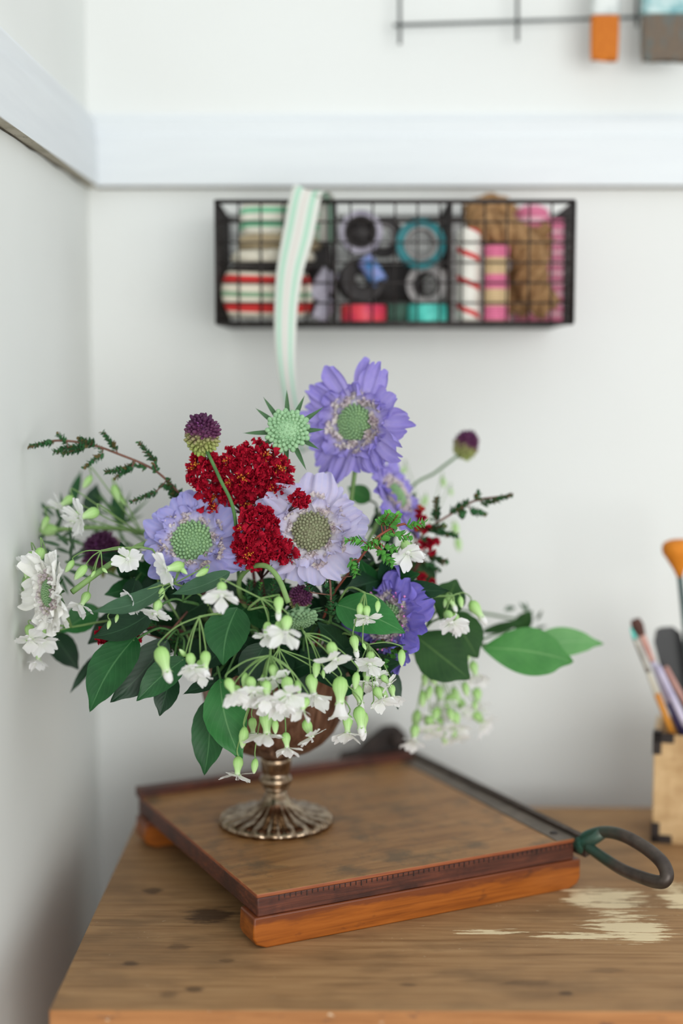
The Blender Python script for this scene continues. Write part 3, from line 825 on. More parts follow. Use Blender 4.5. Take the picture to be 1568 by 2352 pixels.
# crimson crape myrtle
def redfloret(seed, stam):
    rr = random.Random(seed); m = MB()
    for k in range(9):
        d_ = Vector((rr.gauss(0, 1), rr.gauss(0, 1), rr.gauss(0, 1) + .5)).normalized()
        m.add(petal(rr.uniform(.75, 1.1), rr.uniform(.8, 1.15), 4, rr.uniform(.2, .34), rr.uniform(-.2, .5), rr.uniform(.25, .5), rr.randint(0, 9999), 10, 6, base=.12), d_.to_track_quat('Y', 'Z').to_matrix().to_4x4() @ Matrix.Rotation(rr.uniform(0, 6.28), 4, 'Y'))
    m.cur = 1
    if stam:
        for k in range(14):
            d_ = Vector((rr.gauss(0, .6), rr.gauss(0, .6), 1)).normalized(); m.tube([d_ * .1, d_ * .8], .02, 4); m.ball(d_ * .84, .075, 5, 4)
    return m.data('floret', [m_red, m_stamen])
D_RED = [redfloret(i, i in (2, )) for i in range(7)]
def myrtle(label, blobs, count, Y, node, seed=1, size=(17, 26), group='crimson crape myrtle clusters'):
    rr = random.Random(seed)
    nd = at(*node); pts = stem_pts(nd, Vector((0, 0, -.3)), 10, .04)
    rt = root('crape_myrtle_cluster', label, 'flower cluster', pts[0], group)
    tw = MB().tube(pts, .0017, 6)
    A = sum(b[2] * b[3] for b in blobs)
    for (bx, by, rx, ry) in blobs:
        nb = max(1, round(count * rx * ry / A))
        for k in range(nb):
            q = math.sqrt((k + .5) / nb); a = k * 2.399963 + bx
            x = bx + rx * q * math.cos(a); y = by + ry * q * math.sin(a)
            Yk = Y - px2m(min(rx, ry), Y) * math.sqrt(max(0, 1 - q * q)) * .8 + rr.uniform(-.003, .003)
            P = at(x, y, Yk); s = px2m(rr.uniform(*size), Y)
            part('floret', D_RED[rr.choice((0, 1, 3, 4, 5, 6, 0, 1, 3, 4, 5, 6, 3, 4, 2))], rt, frame(P, (P - at(bx, by, Y + .02)).normalized(), rr.uniform(0, 6.28), scale=s))
            if k % 3 == 0: tw.tube([nd, (nd + P) / 2 + Vector((0, .004, 0)), P], .0007, 5)
    part('stem', tw.data('stem', plain('dark_red_stem', (110, 40, 50), (80, 60, 50), .6)), rt)
    return rt
myrtle('largest crimson crape myrtle cluster, at the top centre of the bouquet', [(585, 1080, 78, 62), (480, 1095, 45, 50), (635, 1115, 34, 40), (483, 1170, 30, 22), (545, 1130, 45, 28)], 92, 1.275, (560, 1180, 1.30), 2)
myrtle('crimson crape myrtle cluster between the two facing scabiosas', [(592, 1230, 52, 60), (655, 1268, 24, 22), (575, 1280, 34, 22)], 50, 1.252, (600, 1330, 1.29), 3)
myrtle('small crimson tuft on the upper edge of the pale lavender scabiosa', [(690, 1145, 17, 20)], 8, 1.235, (655, 1180, 1.265), 4, (12, 17))
myrtle('dark crimson cluster hanging low at left among the camellia leaves', [(268, 1467, 48, 18), (240, 1462, 22, 12)], 20, 1.255, (330, 1440, 1.29), 5, (12, 18))
myrtle('blurred crimson cluster at right behind the violet scabiosa', [(975, 1342, 30, 20), (965, 1195, 16, 30), (985, 1255, 18, 22)], 16, 1.36, (940, 1330, 1.36), 6, (12, 18))

# ------------------------------------------------------------------ camellia leaves
Nf = (0, -1, .35); Nu = (0, -.55, 1)
branch('grey-green camellia leaves arching over the left front, beneath the lavender scabiosa', [
    (398, 1325, 1.235, 203, 1402, 1.20, 66, m_leafgrey, (-.2, -.6, .8), dict(fold=.12, droop=.05, side=-.18, fat=.48)),
    (528, 1314, 1.23, 392, 1362, 1.21, 52, m_leafgrey, (.1, -.6, .8), dict(side=-.08)),
    (355, 1400, 1.25, 208, 1462, 1.23, 74, m_leafdark, (-.2, -.8, .5), dict(side=-.1))], node=(420, 1380, 1.26))
branch('deep green camellia leaves drooping at the left over the bowl edge', [
    (312, 1462, 1.235, 204, 1634, 1.20, 104, m_leaf, (-.25, -1, .25), dict(side=.05, fat=.4)),
    (385, 1468, 1.25, 253, 1614, 1.23, 88, m_leafdark, (.2, -1, .2), dict(side=-.04)),
    (425, 1512, 1.235, 313, 1610, 1.215, 70, m_leaf, (.1, -1, .35), dict(side=.03)),
    (395, 1545, 1.25, 366, 1645, 1.235, 60, m_leafdark, (0, -1, .2), {})], node=(410, 1460, 1.27))
branch('large camellia leaves in the centre front below the white blossom', [
    (545, 1395, 1.225, 511, 1527, 1.20, 108, m_leaf, (-.1, -.9, .5), dict(fat=.42, side=.06)),
    (610, 1478, 1.24, 552, 1575, 1.225, 75, m_leafdark, (.1, -1, .3), {}),
    (520, 1560, 1.245, 420, 1592, 1.225, 44, m_leafdark, (0, -.6, .9), {})], node=(560, 1450, 1.26))
branch('pair of glossy camellia leaves hanging down beside the compote stem', [
    (505, 1558, 1.235, 556, 1748, 1.215, 100, m_leafmid, (.12, -1, .3), dict(side=.06, fat=.42)),
    (478, 1608, 1.25, 467, 1782, 1.235, 84, m_leaf, (-.2, -1, .25), dict(side=-.05, fat=.42))], node=(500, 1545, 1.26))
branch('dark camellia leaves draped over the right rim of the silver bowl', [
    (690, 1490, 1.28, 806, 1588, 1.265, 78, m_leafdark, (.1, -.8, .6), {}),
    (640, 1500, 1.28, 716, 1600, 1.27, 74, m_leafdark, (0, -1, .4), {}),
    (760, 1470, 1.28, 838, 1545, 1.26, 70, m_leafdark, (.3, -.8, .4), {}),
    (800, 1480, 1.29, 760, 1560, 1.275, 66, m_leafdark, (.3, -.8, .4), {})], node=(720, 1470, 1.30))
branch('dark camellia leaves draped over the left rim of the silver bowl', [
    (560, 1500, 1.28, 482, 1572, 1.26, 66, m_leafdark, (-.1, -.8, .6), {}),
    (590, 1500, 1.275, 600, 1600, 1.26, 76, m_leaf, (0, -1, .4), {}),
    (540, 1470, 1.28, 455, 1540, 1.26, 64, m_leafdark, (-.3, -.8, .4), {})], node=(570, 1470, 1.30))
branch('blurred dark camellia leaves at the far left behind the white scabiosa', [
    (120, 1452, 1.34, 180, 1538, 1.33, 62, m_leafdark, (.1, -1, .2), {}),
    (225, 1395, 1.32, 140, 1452, 1.31, 66, m_leafmid, (0, -1, .2), {}),
    (225, 1500, 1.33, 160, 1592, 1.31, 22, m_leafdark, (0, -1, .2), {}),
    (300, 1400, 1.31, 200, 1480, 1.30, 60, m_leafdark, (0, -1, .2), {})], node=(300, 1420, 1.33))
branch('round green leaf and small companions in front of the violet scabiosa', [
    (772, 1388, 1.25, 930, 1452, 1.232, 96, m_leafmid, (.1, -.95, .4), dict(fat=.38, side=-.03, fold=.06)),
    (838, 1485, 1.25, 930, 1478, 1.24, 24, m_leafdark, (0, -.3, 1), dict(side=.1)),
    (895, 1530, 1.28, 915, 1630, 1.27, 36, m_leafdark, (.3, -1, .2), {})], node=(760, 1430, 1.27))
branch('broad olive leaves at the right behind the small white blossom', [
    (1010, 1425, 1.33, 1048, 1330, 1.33, 78, m_leafolive, (0, -1, .1), dict(fat=.55, fold=.05)),
    (1030, 1400, 1.35, 1098, 1512, 1.34, 92, m_leafolive, (0, -1, .2), dict(fat=.5, fold=.05)),
    (950, 1458, 1.33, 1080, 1560, 1.32, 118, m_leafolive, (0, -1, .3), dict(fat=.48, fold=.06)),
    (1000, 1330, 1.37, 930, 1290, 1.37, 50, m_leafolive, (0, -1, .3), {})], node=(980, 1440, 1.34))
branch('bright green round leaves reaching out to the right past the bouquet', [
    (1106, 1488, 1.37, 1318, 1520, 1.36, 112, m_leafbright, (0, -1, .2), dict(fat=.52, side=-.04, fold=.05, serr=0)),
    (1200, 1500, 1.40, 1388, 1479, 1.40, 72, m_leafpale, (0, -1, .2), dict(fat=.42, side=-.08, fold=.05, serr=0)),
    (1105, 1452, 1.42, 1215, 1425, 1.43, 22, m_leafolive, (0, -1, .2), dict(fold=.1)),
    (1185, 1450, 1.46, 1222, 1402, 1.46, 40, m_leafolive, (0, -1, .2), {})], node=(1085, 1480, 1.38))
branch('blurred dark leaves rising at the upper left behind the buds', [
    (205, 1190, 1.42, 222, 1110, 1.43, 42, m_leafdark, Nf, {}),
    (160, 1170, 1.43, 186, 1080, 1.44, 24, m_leaf, Nf, {}),
    (280, 1210, 1.43, 262, 1125, 1.44, 34, m_leaf, Nf, {})], node=(230, 1230, 1.42))
branch('small green round leaf peeping out under the tall lilac scabiosa', [
    (850, 1150, 1.40, 798, 1118, 1.40, 46, m_leafbright, Nf, dict(serr=0)),
    (905, 1200, 1.40, 955, 1130, 1.41, 40, m_leafolive, Nf, dict(serr=0)),
    (860, 1180, 1.40, 905, 1255, 1.40, 56, m_leafdark, Nf, dict(serr=0))], node=(870, 1180, 1.41))
rr = random.Random(5)
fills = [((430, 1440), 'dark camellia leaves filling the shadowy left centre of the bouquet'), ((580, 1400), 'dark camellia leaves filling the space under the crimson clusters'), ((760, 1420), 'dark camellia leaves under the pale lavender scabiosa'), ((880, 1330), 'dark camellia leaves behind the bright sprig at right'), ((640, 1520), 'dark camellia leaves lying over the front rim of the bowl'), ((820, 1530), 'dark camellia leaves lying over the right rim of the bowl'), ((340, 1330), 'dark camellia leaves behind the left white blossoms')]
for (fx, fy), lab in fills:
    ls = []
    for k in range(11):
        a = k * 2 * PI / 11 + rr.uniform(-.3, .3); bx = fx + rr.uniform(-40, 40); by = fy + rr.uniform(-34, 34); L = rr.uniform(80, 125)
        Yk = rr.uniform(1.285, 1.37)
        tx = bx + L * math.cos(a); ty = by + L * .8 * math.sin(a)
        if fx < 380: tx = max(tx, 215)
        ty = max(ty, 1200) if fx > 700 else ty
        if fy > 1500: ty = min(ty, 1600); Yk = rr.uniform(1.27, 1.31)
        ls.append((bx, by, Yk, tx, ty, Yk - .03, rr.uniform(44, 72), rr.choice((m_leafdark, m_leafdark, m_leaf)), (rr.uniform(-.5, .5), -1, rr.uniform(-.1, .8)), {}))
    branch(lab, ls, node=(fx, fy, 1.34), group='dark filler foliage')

# ------------------------------------------------------------------ fine leafy sprigs
def sprig(label, main, shoots, leaf_px, mat, mat2, Y, seed=1, stemr=.0011, group='fine-leaved heath sprigs', dens=3.0, wid=.5, sm=None, name='heath_sprig'):
    rr = random.Random(seed)
    mp = [at(x, y, Y + (q[0] if q else 0)) for (x, y, *q) in main]
    pts = stem_pts(mp[0], Vector((0, 0, 0)), 8, .02)[:-1] + spline(mp, 6)
    rt = root(name, label, 'leafy sprig', pts[0], group)
    tw = MB().tube(pts, stemr, 6)
    for (tx, ty, bx, by, th) in shoots:
        tp = at(tx, ty, Y + rr.uniform(-.012, .006)); bp = at(bx, by, Y)
        cl = min(mp, key=lambda q: (q - bp).length)
        L = (tp - bp).length
        # nearest point on the main stem
        sp = spline(mp, 6); cl = min(sp, key=lambda q: (q - bp).length)
        tw.tube([cl, bp * .9 + tp * .1, bp * .4 + tp * .6, tp], stemr * .55, 5)
        m = MB(); ax = (tp - bp).normalized(); lp_ = px2m(leaf_px, Y)
        lp_ *= 1.45; n = max(9, int(L / lp_ * dens * 5.2 * th))
        for k in range(n):
            f = (k + rr.uniform(0, .6)) / n; c = bp.lerp(tp, f); a = k * 2.4 + rr.uniform(-.4, .4)
            o1 = ax.orthogonal().normalized(); o2 = ax.cross(o1); rad = o1 * math.cos(a) + o2 * math.sin(a)
            d_ = (rad * rr.uniform(.7, 1.1) + ax * rr.uniform(.35, .9)).normalized(); ll = lp_ * rr.uniform(.7, 1.1) * (1 - .35 * f) * (.75 + .3 * th)
            m.cur = 1 if rr.random() < (.14 + .3 * (f > .8)) else 0
            lm = leafmesh(c, c + d_ * ll, ll * wid, ax * .9 - rad * .3, fold=.3, droop=-.1, serr=0, nu=4, nv=5, fat=.55)
            for q in range(len(lm.mi)): lm.mi[q] = m.cur
            b = len(m.v); m.v += lm.v; m.uv += lm.uv; m.f += [tuple(b + i for i in f_) for f_ in lm.f]; m.mi += lm.mi
        part('leafy_shoot', m.data('leafy_shoot', [mat, mat2]), rt)
    part('stem', tw.data('stem', sm or m_twig), rt)
    return rt
def C1(a, b, c, d_, th=1): return (40 + a * .3827, 820 + b * .3827, 40 + c * .3827, 820 + d_ * .3827, th)
def C2(a, b, c, d_, th=1): return (560 + a * .4209, 820 + b * .4209, 560 + c * .4209, 820 + d_ * .4209, th)
def C4(a, b, c, d_, th=1): return (480 + a * .2934, 1240 + b * .2934, 480 + c * .2934, 1240 + d_ * .2934, th)
sprig('dark heath sprig with reddish twig arching out to the upper left', [(440, 1180, .03), (408, 1130), (352, 1078), (270, 1042), (205, 1020), (130, 1012), (72, 1024)], [
    C1(70, 540, 225, 505, .9), C1(240, 460, 300, 520), C1(218, 572, 310, 545), C1(270, 580, 400, 545, 1), C1(300, 545, 430, 525, 1), C1(370, 488, 470, 530, 1.1), C1(510, 450, 600, 565), C1(398, 665, 520, 575, .9), C1(730, 512, 835, 640, .95), C1(820, 640, 835, 690, .5), C1(528, 690, 700, 665, 1.15), C1(590, 722, 690, 655), C1(865, 770, 960, 800, 1.2), C1(905, 735, 945, 860, 1), C1(985, 805, 900, 830), C1(680, 870, 845, 805, .9), C1(440, 520, 520, 560, .6), C1(680, 640, 780, 665, .7)],
    11, m_tiny, m_tinyrust, 1.30, 3, dens=2.0, wid=.8)
sprig('dark heath sprig reaching out to the upper right, slightly out of focus', [(945, 1262), (985, 1215), (1040, 1178), (1090, 1150), (1140, 1142), (1172, 1137)], [
    C2(1465, 752, 1290, 805, .9), C2(1282, 740, 1262, 790), C2(1310, 858, 1225, 830), C2(1185, 830, 1190, 890, 1.6), C2(1220, 790, 1120, 850, 1.2), C2(1050, 765, 1045, 900), C2(1165, 975, 1030, 950), C2(1085, 920, 990, 950, 1.2), C2(1040, 1010, 960, 985), C2(1100, 1120, 1000, 1080, 1.2), C2(1060, 1160, 980, 1120, 1), C2(980, 930, 900, 960, 1)],
    12, m_tiny, m_tinyrust, 1.36, 4, dens=2.0, wid=.8)
sprig('bright green small-leaved sprig in sharp focus right of the pale lavender scabiosa', [(815, 1300, .01), (840, 1265), (866, 1234), (905, 1210), (930, 1203)], [
    C2(985, 905, 880, 925, .9), C2(790, 855, 745, 925, 1), C2(840, 862, 790, 925, 1), C2(905, 985, 810, 960, .9), C2(560, 1000, 660, 1005, .9), C2(665, 1040, 750, 990, 1), C2(815, 1135, 735, 1045, 1), C2(610, 1185, 585, 1100, .9), C2(830, 1050, 760, 1035, .8), C2(800, 960, 740, 1000, .9), C2(700, 1010, 760, 1060, .8), C2(760, 880, 770, 930, .8)],
    16, m_tinybright, m_tinybright, 1.235, 5, dens=1.9, wid=.72, sm=plain('rusty_red_twig', (150, 78, 60), (120, 64, 52), .6))
sprig('dark heath sprig hanging in the centre beside the nodding seed head', [(745, 1300, .02), (757, 1330), (760, 1400)], [
    C4(950, 330, 960, 600, 1.2), C4(1010, 620, 990, 540, .8), C4(770, 340, 800, 420), C4(1130, 170, 1150, 290, 1.1), C4(1040, 560, 960, 480, .8), C4(880, 330, 960, 380, .9)],
    14, m_tiny, m_tiny, 1.25, 6, dens=2.0, wid=.8)
sprig('rust and yellow-green heath tips low at the right beneath the violet scabiosa', [(870, 1440, .03), (880, 1475), (900, 1510)], [
    C4(1330, 840, 1370, 780, 1.2), C4(1460, 880, 1400, 830, 1.2), C4(1530, 860, 1440, 850, 1), C4(1450, 950, 1400, 880, 1.2), C4(1390, 1000, 1380, 900, 1), C4(1500, 800, 1420, 800, 1)],
    13, m_tinybright, m_tinyrust, 1.27, 7, dens=2.0, wid=.8)
sprig('dark heath tips between the left scabiosa stem and the crimson cluster', [(470, 1360, .03), (400, 1440), (380, 1470)], [
    (300, 1420, 350, 1440, 1), (345, 1430, 385, 1460, 1), (395, 1450, 400, 1500, 1.2), (365, 1480, 400, 1500, 1.2), (415, 1500, 400, 1470, 1.2), (285, 1440, 330, 1455, 1), (600, 1340, 590, 1400, 1.3), (630, 1330, 620, 1400, 1.3), (575, 1335, 565, 1390, 1.3)],
    13, m_tiny, m_tinybright, 1.27, 8, dens=2)
# narrow-leaved greenery at far left
def needles(label, cx, cy, Y, n, r0, seed, ang=(0, 6.28), mat=m_needle, wpx=9, name='lance_leaf_stem'):
    rr = random.Random(seed); nd = at(cx, cy, Y); pts = stem_pts(nd, Vector((0, 0, 0)), 10, .04)
    rt = root(name, label, 'leafy stem', pts[0], 'lance-leaved greenery'); part('stem', MB().tube(pts, .0014, 6).data('stem', m_stemdark), rt)
    for k in range(n):
        a = ang[0] + (ang[1] - ang[0]) * (k + rr.uniform(0, .8)) / n; L = r0 * rr.uniform(.6, 1.1); o = rr.uniform(0, 40)
        bx = cx + o * math.cos(a + 1); by = cy + o * math.sin(a + 1)
        lm = leafmesh(at(bx, by, Y + rr.uniform(-.01, .01)), at(bx + L * math.cos(a), by + L * math.sin(a), Y + rr.uniform(-.03, .02)), px2m(wpx, Y), Nf, serr=0, nu=4, nv=10, fold=.3)
        part('leaf', lm.data('leaf', mat), rt)
    return rt
needles('grey-green lance leaves fanning out at the far left above the white scabiosa', 120, 1225, 1.37, 18, 70, 3)
needles('thin green leaves crossing behind the left lavender scabiosa', 270, 1200, 1.42, 14, 90, 4, mat=m_stemdark, wpx=7)
needles('dark lance leaves between the white scabiosa and the bowl', 150, 1290, 1.33, 12, 60, 6)
needles('hairy blurred green tuft at the far right beyond the olive leaves', 1200, 1425, 1.50, 10, 34, 7, wpx=8)
needles('dark green lance leaves below the pale lavender scabiosa', 735, 1400, 1.29, 14, 60, 8, wpx=14, mat=m_leafdark)
needles('feathery dark leaves behind the bright sprig', 860, 1290, 1.31, 16, 62, 9, wpx=12, mat=m_leafdark)
# thick pale stem crossing behind on the left
g = root('blurred_flower_stem', 'thick pale green stem running level behind the left lavender scabiosa', 'stem', ins())
g.name = 'flower_stem'; WM[g.name] = g.matrix_basis.copy()
part('stem', MB().tube([g.location.copy()] + spline([at(480, 1400, 1.39), at(420, 1260, 1.38), at(350, 1225, 1.37), at(230, 1212, 1.36), at(120, 1217, 1.355)], 6), .0022, 8).data('stem', m_stem), g)
part('bud', MB().ball((0, 0, 0), (.009, .006, .006), 10, 8).data('bud', m_calyx), g, Matrix.Translation(at(112, 1217, 1.355)))

# ------------------------------------------------------------------ white campion sprays
O, B, Tp, Bl = 'open', 'bud', 'tip', 'bell'
spray('cluster of white blossoms hanging lowest in the centre, in front of the compote stem', (640, 1490, .0), [
    (612, 1655, 615, 1706, O, 56, .0, 0), (657, 1698, 662, 1738, O, 36, -.005, .1), (707, 1671, 723, 1707, O, 42, .0, .1), (559, 1692, 556, 1720, B, 50, .0), (580, 1664, 582, 1706, O, 36, .03, -.3),
    (546, 1756, 544, 1798, O, 42, .02, -.1), (585, 1758, 583, 1778, B, 36, .02), (798, 1660, 797, 1690, O, 42, .01, .1), (826, 1645, 831, 1688, Tp, 50, .01)], 1.195)
spray('front cluster of bright white blossoms with lime calyxes over the middle of the bowl', (620, 1505, .01), [
    (528, 1574, 550, 1612, O, 40, -.01, .3), (577, 1571, 594, 1607, O, 42, .0, .6), (627, 1541, 632, 1568, O, 38, .01, .6), (660, 1574, 668, 1622, O, 48, -.005, .7), (562, 1562, 560, 1590, B, 38, .01),
    (600, 1600, 596, 1630, O, 40, .01, .5), (640, 1605, 640, 1632, O, 40, .012, .5), (684, 1578, 690, 1604, B, 34, .01), (604, 1565, 602, 1600, B, 34, .02), (632, 1668, 633, 1690, B, 34, .02), (700, 1616, 690, 1636, O, 34, .0, .4), (545, 1590, 556, 1622, O, 38, .005, .5), (612, 1580, 618, 1612, O, 42, -.005, .7), (650, 1600, 640, 1638, O, 38, .0, .6)], 1.165)
spray('white blossoms with long green calyxes hanging over the right of the bowl', (700, 1455, .0), [
    (763, 1493, 773, 1526, O, 44, -.01, .35), (726, 1536, 724, 1560, B, 40, .0), (716, 1570, 724, 1616, O, 50, .0, .3), (781, 1582, 781, 1640, Bl, 62, -.005, 0), (742, 1548, 744, 1562, B, 20, .01), (817, 1562, 815, 1580, B, 40, .005)], 1.19)
spray('pale blossoms clustered at the lower right beside the bowl', (845, 1480, .01), [
    (850, 1510, 847, 1534, O, 36, .0, .9), (842, 1552, 841, 1582, O, 34, .01, .6), (868, 1592, 882, 1616, O, 36, .0, .6), (884, 1560, 896, 1572, O, 28, .01, .3), (822, 1592, 832, 1630, Tp, 44, .0),
    (832, 1655, 834, 1700, Tp, 48, .0), (880, 1590, 888, 1600, B, 34, .02), (922, 1510, 922, 1540, B, 40, .01), (856, 1620, 852, 1640, B, 18, .0), (860, 1540, 866, 1560, O, 34, .015, .6), (900, 1585, 905, 1610, O, 30, .02, .3)], 1.225)
spray('small drooping white blossom with three buds in front of the round green leaf', (838, 1362, .0), [
    (826, 1400, 824, 1420, B, 34, .0), (842, 1404, 843, 1434, O, 32, .0, .5), (867, 1392, 866, 1410, B, 28, .0), (814, 1476, 820, 1506, Tp, 38, .0), (836, 1484, 840, 1492, B, 18, .0), (832, 1404, 828, 1428, O, 26, .01, .3)], 1.215, via=[(800, 1350, .03)])
spray('fluffy white blossoms and furled buds right of the central camellia leaf', (598, 1374, .0), [
    (509, 1352, 512, 1386, O, 40, -.01, .9), (640, 1388, 640, 1414, Tp, 40, -.005), (613, 1443, 608, 1468, O, 34, .0, .2), (658, 1432, 655, 1466, O, 46, -.01, .8), (640, 1440, 632, 1474, O, 36, .0, .4)], 1.175, via=[(570, 1400, .03)])
spray('three white blossoms with long calyxes hanging at the left over the dark leaves', (457, 1417, .0), [
    (374, 1512, 392, 1562, Tp, 62, -.01), (438, 1516, 449, 1552, O, 40, -.01, .6), (472, 1514, 473, 1550, Tp, 42, -.01), (420, 1500, 412, 1490, B, 24, .0), (460, 1530, 462, 1556, O, 34, .0, .4)], 1.18, via=[(500, 1410, .03)])
spray('white blossoms strung between lime buds left of the lavender scabiosa', (400, 1340, .01), [
    (361, 1393, 356, 1426, O, 38, -.01, .6), (371, 1364, 368, 1380, B, 32, .0), (404, 1302, 382, 1306, O, 44, .0, .3), (465, 1315, 452, 1322, B, 34, .0), (322, 1375, 298, 1386, O, 36, .005, .5), (268, 1420, 266, 1430, B, 20, .0), (250, 1434, 248, 1444, B, 22, .02), (420, 1310, 430, 1318, B, 26, .0)], 1.215)
spray('three-petalled white blossom facing forward at left, on thread-thin stalks', (232, 1265, .0), [
    (300, 1276, 294, 1284, O, 36, -.01, 2.5), (186, 1314, 176, 1326, B, 44, .0), (214, 1318, 210, 1324, B, 18, .0), (196, 1374, 182, 1402, O, 36, .01, .3), (160, 1300, 152, 1312, B, 34, .01), (240, 1310, 250, 1318, B, 18, .0)], 1.235, via=[(350, 1262, .02)])
spray('white blossoms around the upper left bud, above the lance leaves', (330, 1230, .03), [
    (208, 1180, 178, 1190, O, 46, -.02, .3), (155, 1150, 134, 1166, O, 36, .02, .3), (201, 1106, 196, 1114, B, 36, .05), (266, 1132, 272, 1148, B, 44, .05), (174, 1186, 168, 1200, O, 30, -.01, .3), (104, 1200, 98, 1215, B, 34, .03), (282, 1150, 290, 1160, B, 28, .05)], 1.31)
spray('white blossoms against the left wall below the creamy scabiosa', (165, 1440, .03), [
    (68, 1450, 74, 1480, O, 40, .0, .7), (95, 1454, 100, 1488, O, 40, .01, .8), (62, 1340, 58, 1370, O, 44, .03, .4), (90, 1276, 86, 1294, O, 44, -.01, .4), (88, 1500, 90, 1520, O, 32, .02, .4), (62, 1310, 60, 1330, B, 34, .0), (70, 1282, 64, 1306, O, 36, .01, .3), (70, 1360, 84, 1376, O, 32, .02, .3)], 1.255)
spray('white blossom with round petals at the upper right of the bright sprig', (900, 1290, .02), [
    (932, 1256, 940, 1284, O, 42, -.01, 1.4), (946, 1262, 950, 1292, O, 30, .01, .8), (905, 1290, 900, 1300, B, 26, .0)], 1.275)
spray('white blossom and hanging buds in front of the olive leaves at right', (1040, 1368, .0), [
    (1030, 1416, 1040, 1440, O, 38, .0, 1.0), (1034, 1376, 1042, 1392, Tp, 34, .01), (1058, 1382, 1060, 1396, B, 28, .01), (1022, 1384, 1020, 1396, B, 22, .01), (1092, 1398, 1112, 1426, Tp, 46, .03), (1046, 1420, 1056, 1440, O, 32, .01, .8)], 1.29)
br = [(996, 1552, 998, 1580, B, 46), (970, 1604, 968, 1630, B, 42), (956, 1650, 950, 1680, B, 46), (1008, 1590, 1010, 1600, O, 38), (1046, 1596, 1050, 1606, B, 40), (1069, 1582, 1072, 1600, B, 36), (1034, 1640, 1038, 1656, B, 34), (1008, 1664, 1004, 1680, B, 36), (1020, 1694, 1022, 1706, B, 32), (1095, 1596, 1098, 1600, O, 38), (1072, 1506, 1074, 1520, B, 30), (1088, 1534, 1092, 1550, O, 36), (1046, 1650, 1048, 1660, O, 38), (1044, 1676, 1042, 1690, O, 38), (1098, 1648, 1104, 1655, O, 38), (952, 1680, 950, 1692, O, 38), (985, 1660, 984, 1674, O, 38), (1090, 1620, 1092, 1630, B, 24), (1030, 1610, 1026, 1620, O, 38), (1060, 1620, 1066, 1632, O, 38), (975, 1560, 976, 1575, B, 34), (985, 1590, 980, 1610, B, 36), (1000, 1640, 996, 1650, O, 38)]
spray('airy out-of-focus spray of buds and tiny white flowers hanging at lower right', (985, 1520, .0), [(a, b_, c, d_, k, s, (i % 5) * .012 - .02, .3) for i, (a, b_, c, d_, k, s) in enumerate(br)], 1.385, stem_r=.0006)
spray('faint green buds hovering at right between the dark sprig and the allium', (985, 1215, .0), [
    (1018, 1108, 1020, 1118, B, 26, .0), (1045, 1215, 1050, 1250, B, 34, .01), (1052, 1250, 1056, 1280, B, 34, .01), (925, 1082, 920, 1090, B, 24, .0), (975, 1150, 972, 1160, B, 28, .0), (1035, 1130, 1036, 1140, B, 20, 0)], 1.50, stem_r=.0005)

# ------------------------------------------------------------------ wire basket on the wall
YB = 1.492
bx0 = at(497, 600, YB).x; bx1 = at(1317, 600, YB).x; bz1 = at(900, 463, YB).z; bz0 = at(900, 742, YB).z
BD = WY - .004 - YB; BW = bx1 - bx0; BHt = bz1 - bz0
bo = Vector(((bx0 + bx1) / 2, YB + BD / 2, bz0)); TLT = Matrix.Translation(bo) @ Matrix.Rotation(math.radians(-0.0), 4, 'Y') @ Matrix.Translation((-BW / 2, -BD / 2, 0))
bk = root('wire_basket', 'dark wire mesh wall basket with three compartments full of ribbons and twine', 'basket', bo)
def mesh_panel(o, u, v, nu, nv, r=.0011):
    m = MB(); o = Vector(o); u = Vector(u); v = Vector(v)
    for i in range(nu + 1): m.tube([o + u * (i / nu), o + u * (i / nu) + v], r, 6)
    for j in range(nv + 1): m.tube([o + v * (j / nv), o + v * (j / nv) + u], r, 6)
    return m
def bpart(n, m, lab=None): return part(n, m.data(n, m_wire), bk, TLT, lab)
bpart('front_panel', mesh_panel((0, 0, 0), (BW, 0, 0), (0, 0, BHt), 16, 6))
bpart('back_panel', mesh_panel((0, BD, 0), (BW, 0, 0), (0, 0, BHt), 16, 6, .0008))
bpart('base_panel', mesh_panel((0, 0, 0), (BW, 0, 0), (0, BD, 0), 16, 7))
for x in (0, BW): bpart('side_panel', mesh_panel((x, 0, 0), (0, BD, 0), (0, 0, BHt), 14, 10, .0009))
for f in ((768 - 497) / 820, (1033 - 497) / 820): bpart('divider', mesh_panel((BW * f, 0, 0), (0, BD, 0), (0, 0, BHt), 7, 6, .0013))
fr = MB()
for z, r in ((BHt, .0024), (0, .0019)): fr.tube([(0, 0, z), (BW, 0, z), (BW, BD, z), (0, BD, z), (0, 0, z)], r, 8)
for x, y in ((0, 0), (BW, 0), (0, BD), (BW, BD)): fr.tube([(x, y, 0), (x, y, BHt)], .0019, 8)
for f in ((768 - 497) / 820, (1033 - 497) / 820): fr.tube([(BW * f, 0, 0), (BW * f, 0, BHt), (BW * f, BD, BHt)], .0022, 8)
bpart('frame', fr)
# contents -------------------------------------------------------
def stripes(name, base, bands, rough=.75, axis='v', transl=0):
    """bands across v of the uv map: (start, end, colour)"""
    t = NT(name); uv = t.sep(t.tex('UV')); k = uv[1] if axis == 'v' else uv[0]
    t_n = t.noise(t.tex(), 300, 2); c = t.mix(t.framp(t_n, .3, .8, 0, .15), base, tuple(x * .85 for x in base))
    for a, b_, cc in bands:
        f = t.math('MULTIPLY', t.math('GREATER_THAN', k, a), t.math('LESS_THAN', k, b_)); c = t.mix(f, c, cc)
    return t.fin(c, rough, 0, .2, transl)
m_rib_g = stripes('green_striped_ribbon', (226, 222, 208), [(.2, .4, (120, 190, 150)), (.62, .8, (120, 190, 150))])
m_rib_r = stripes('red_striped_ribbon', (222, 212, 194), [(.08, .28, (196, 52, 50)), (.42, .54, (130, 160, 130)), (.72, .92, (196, 52, 50))])
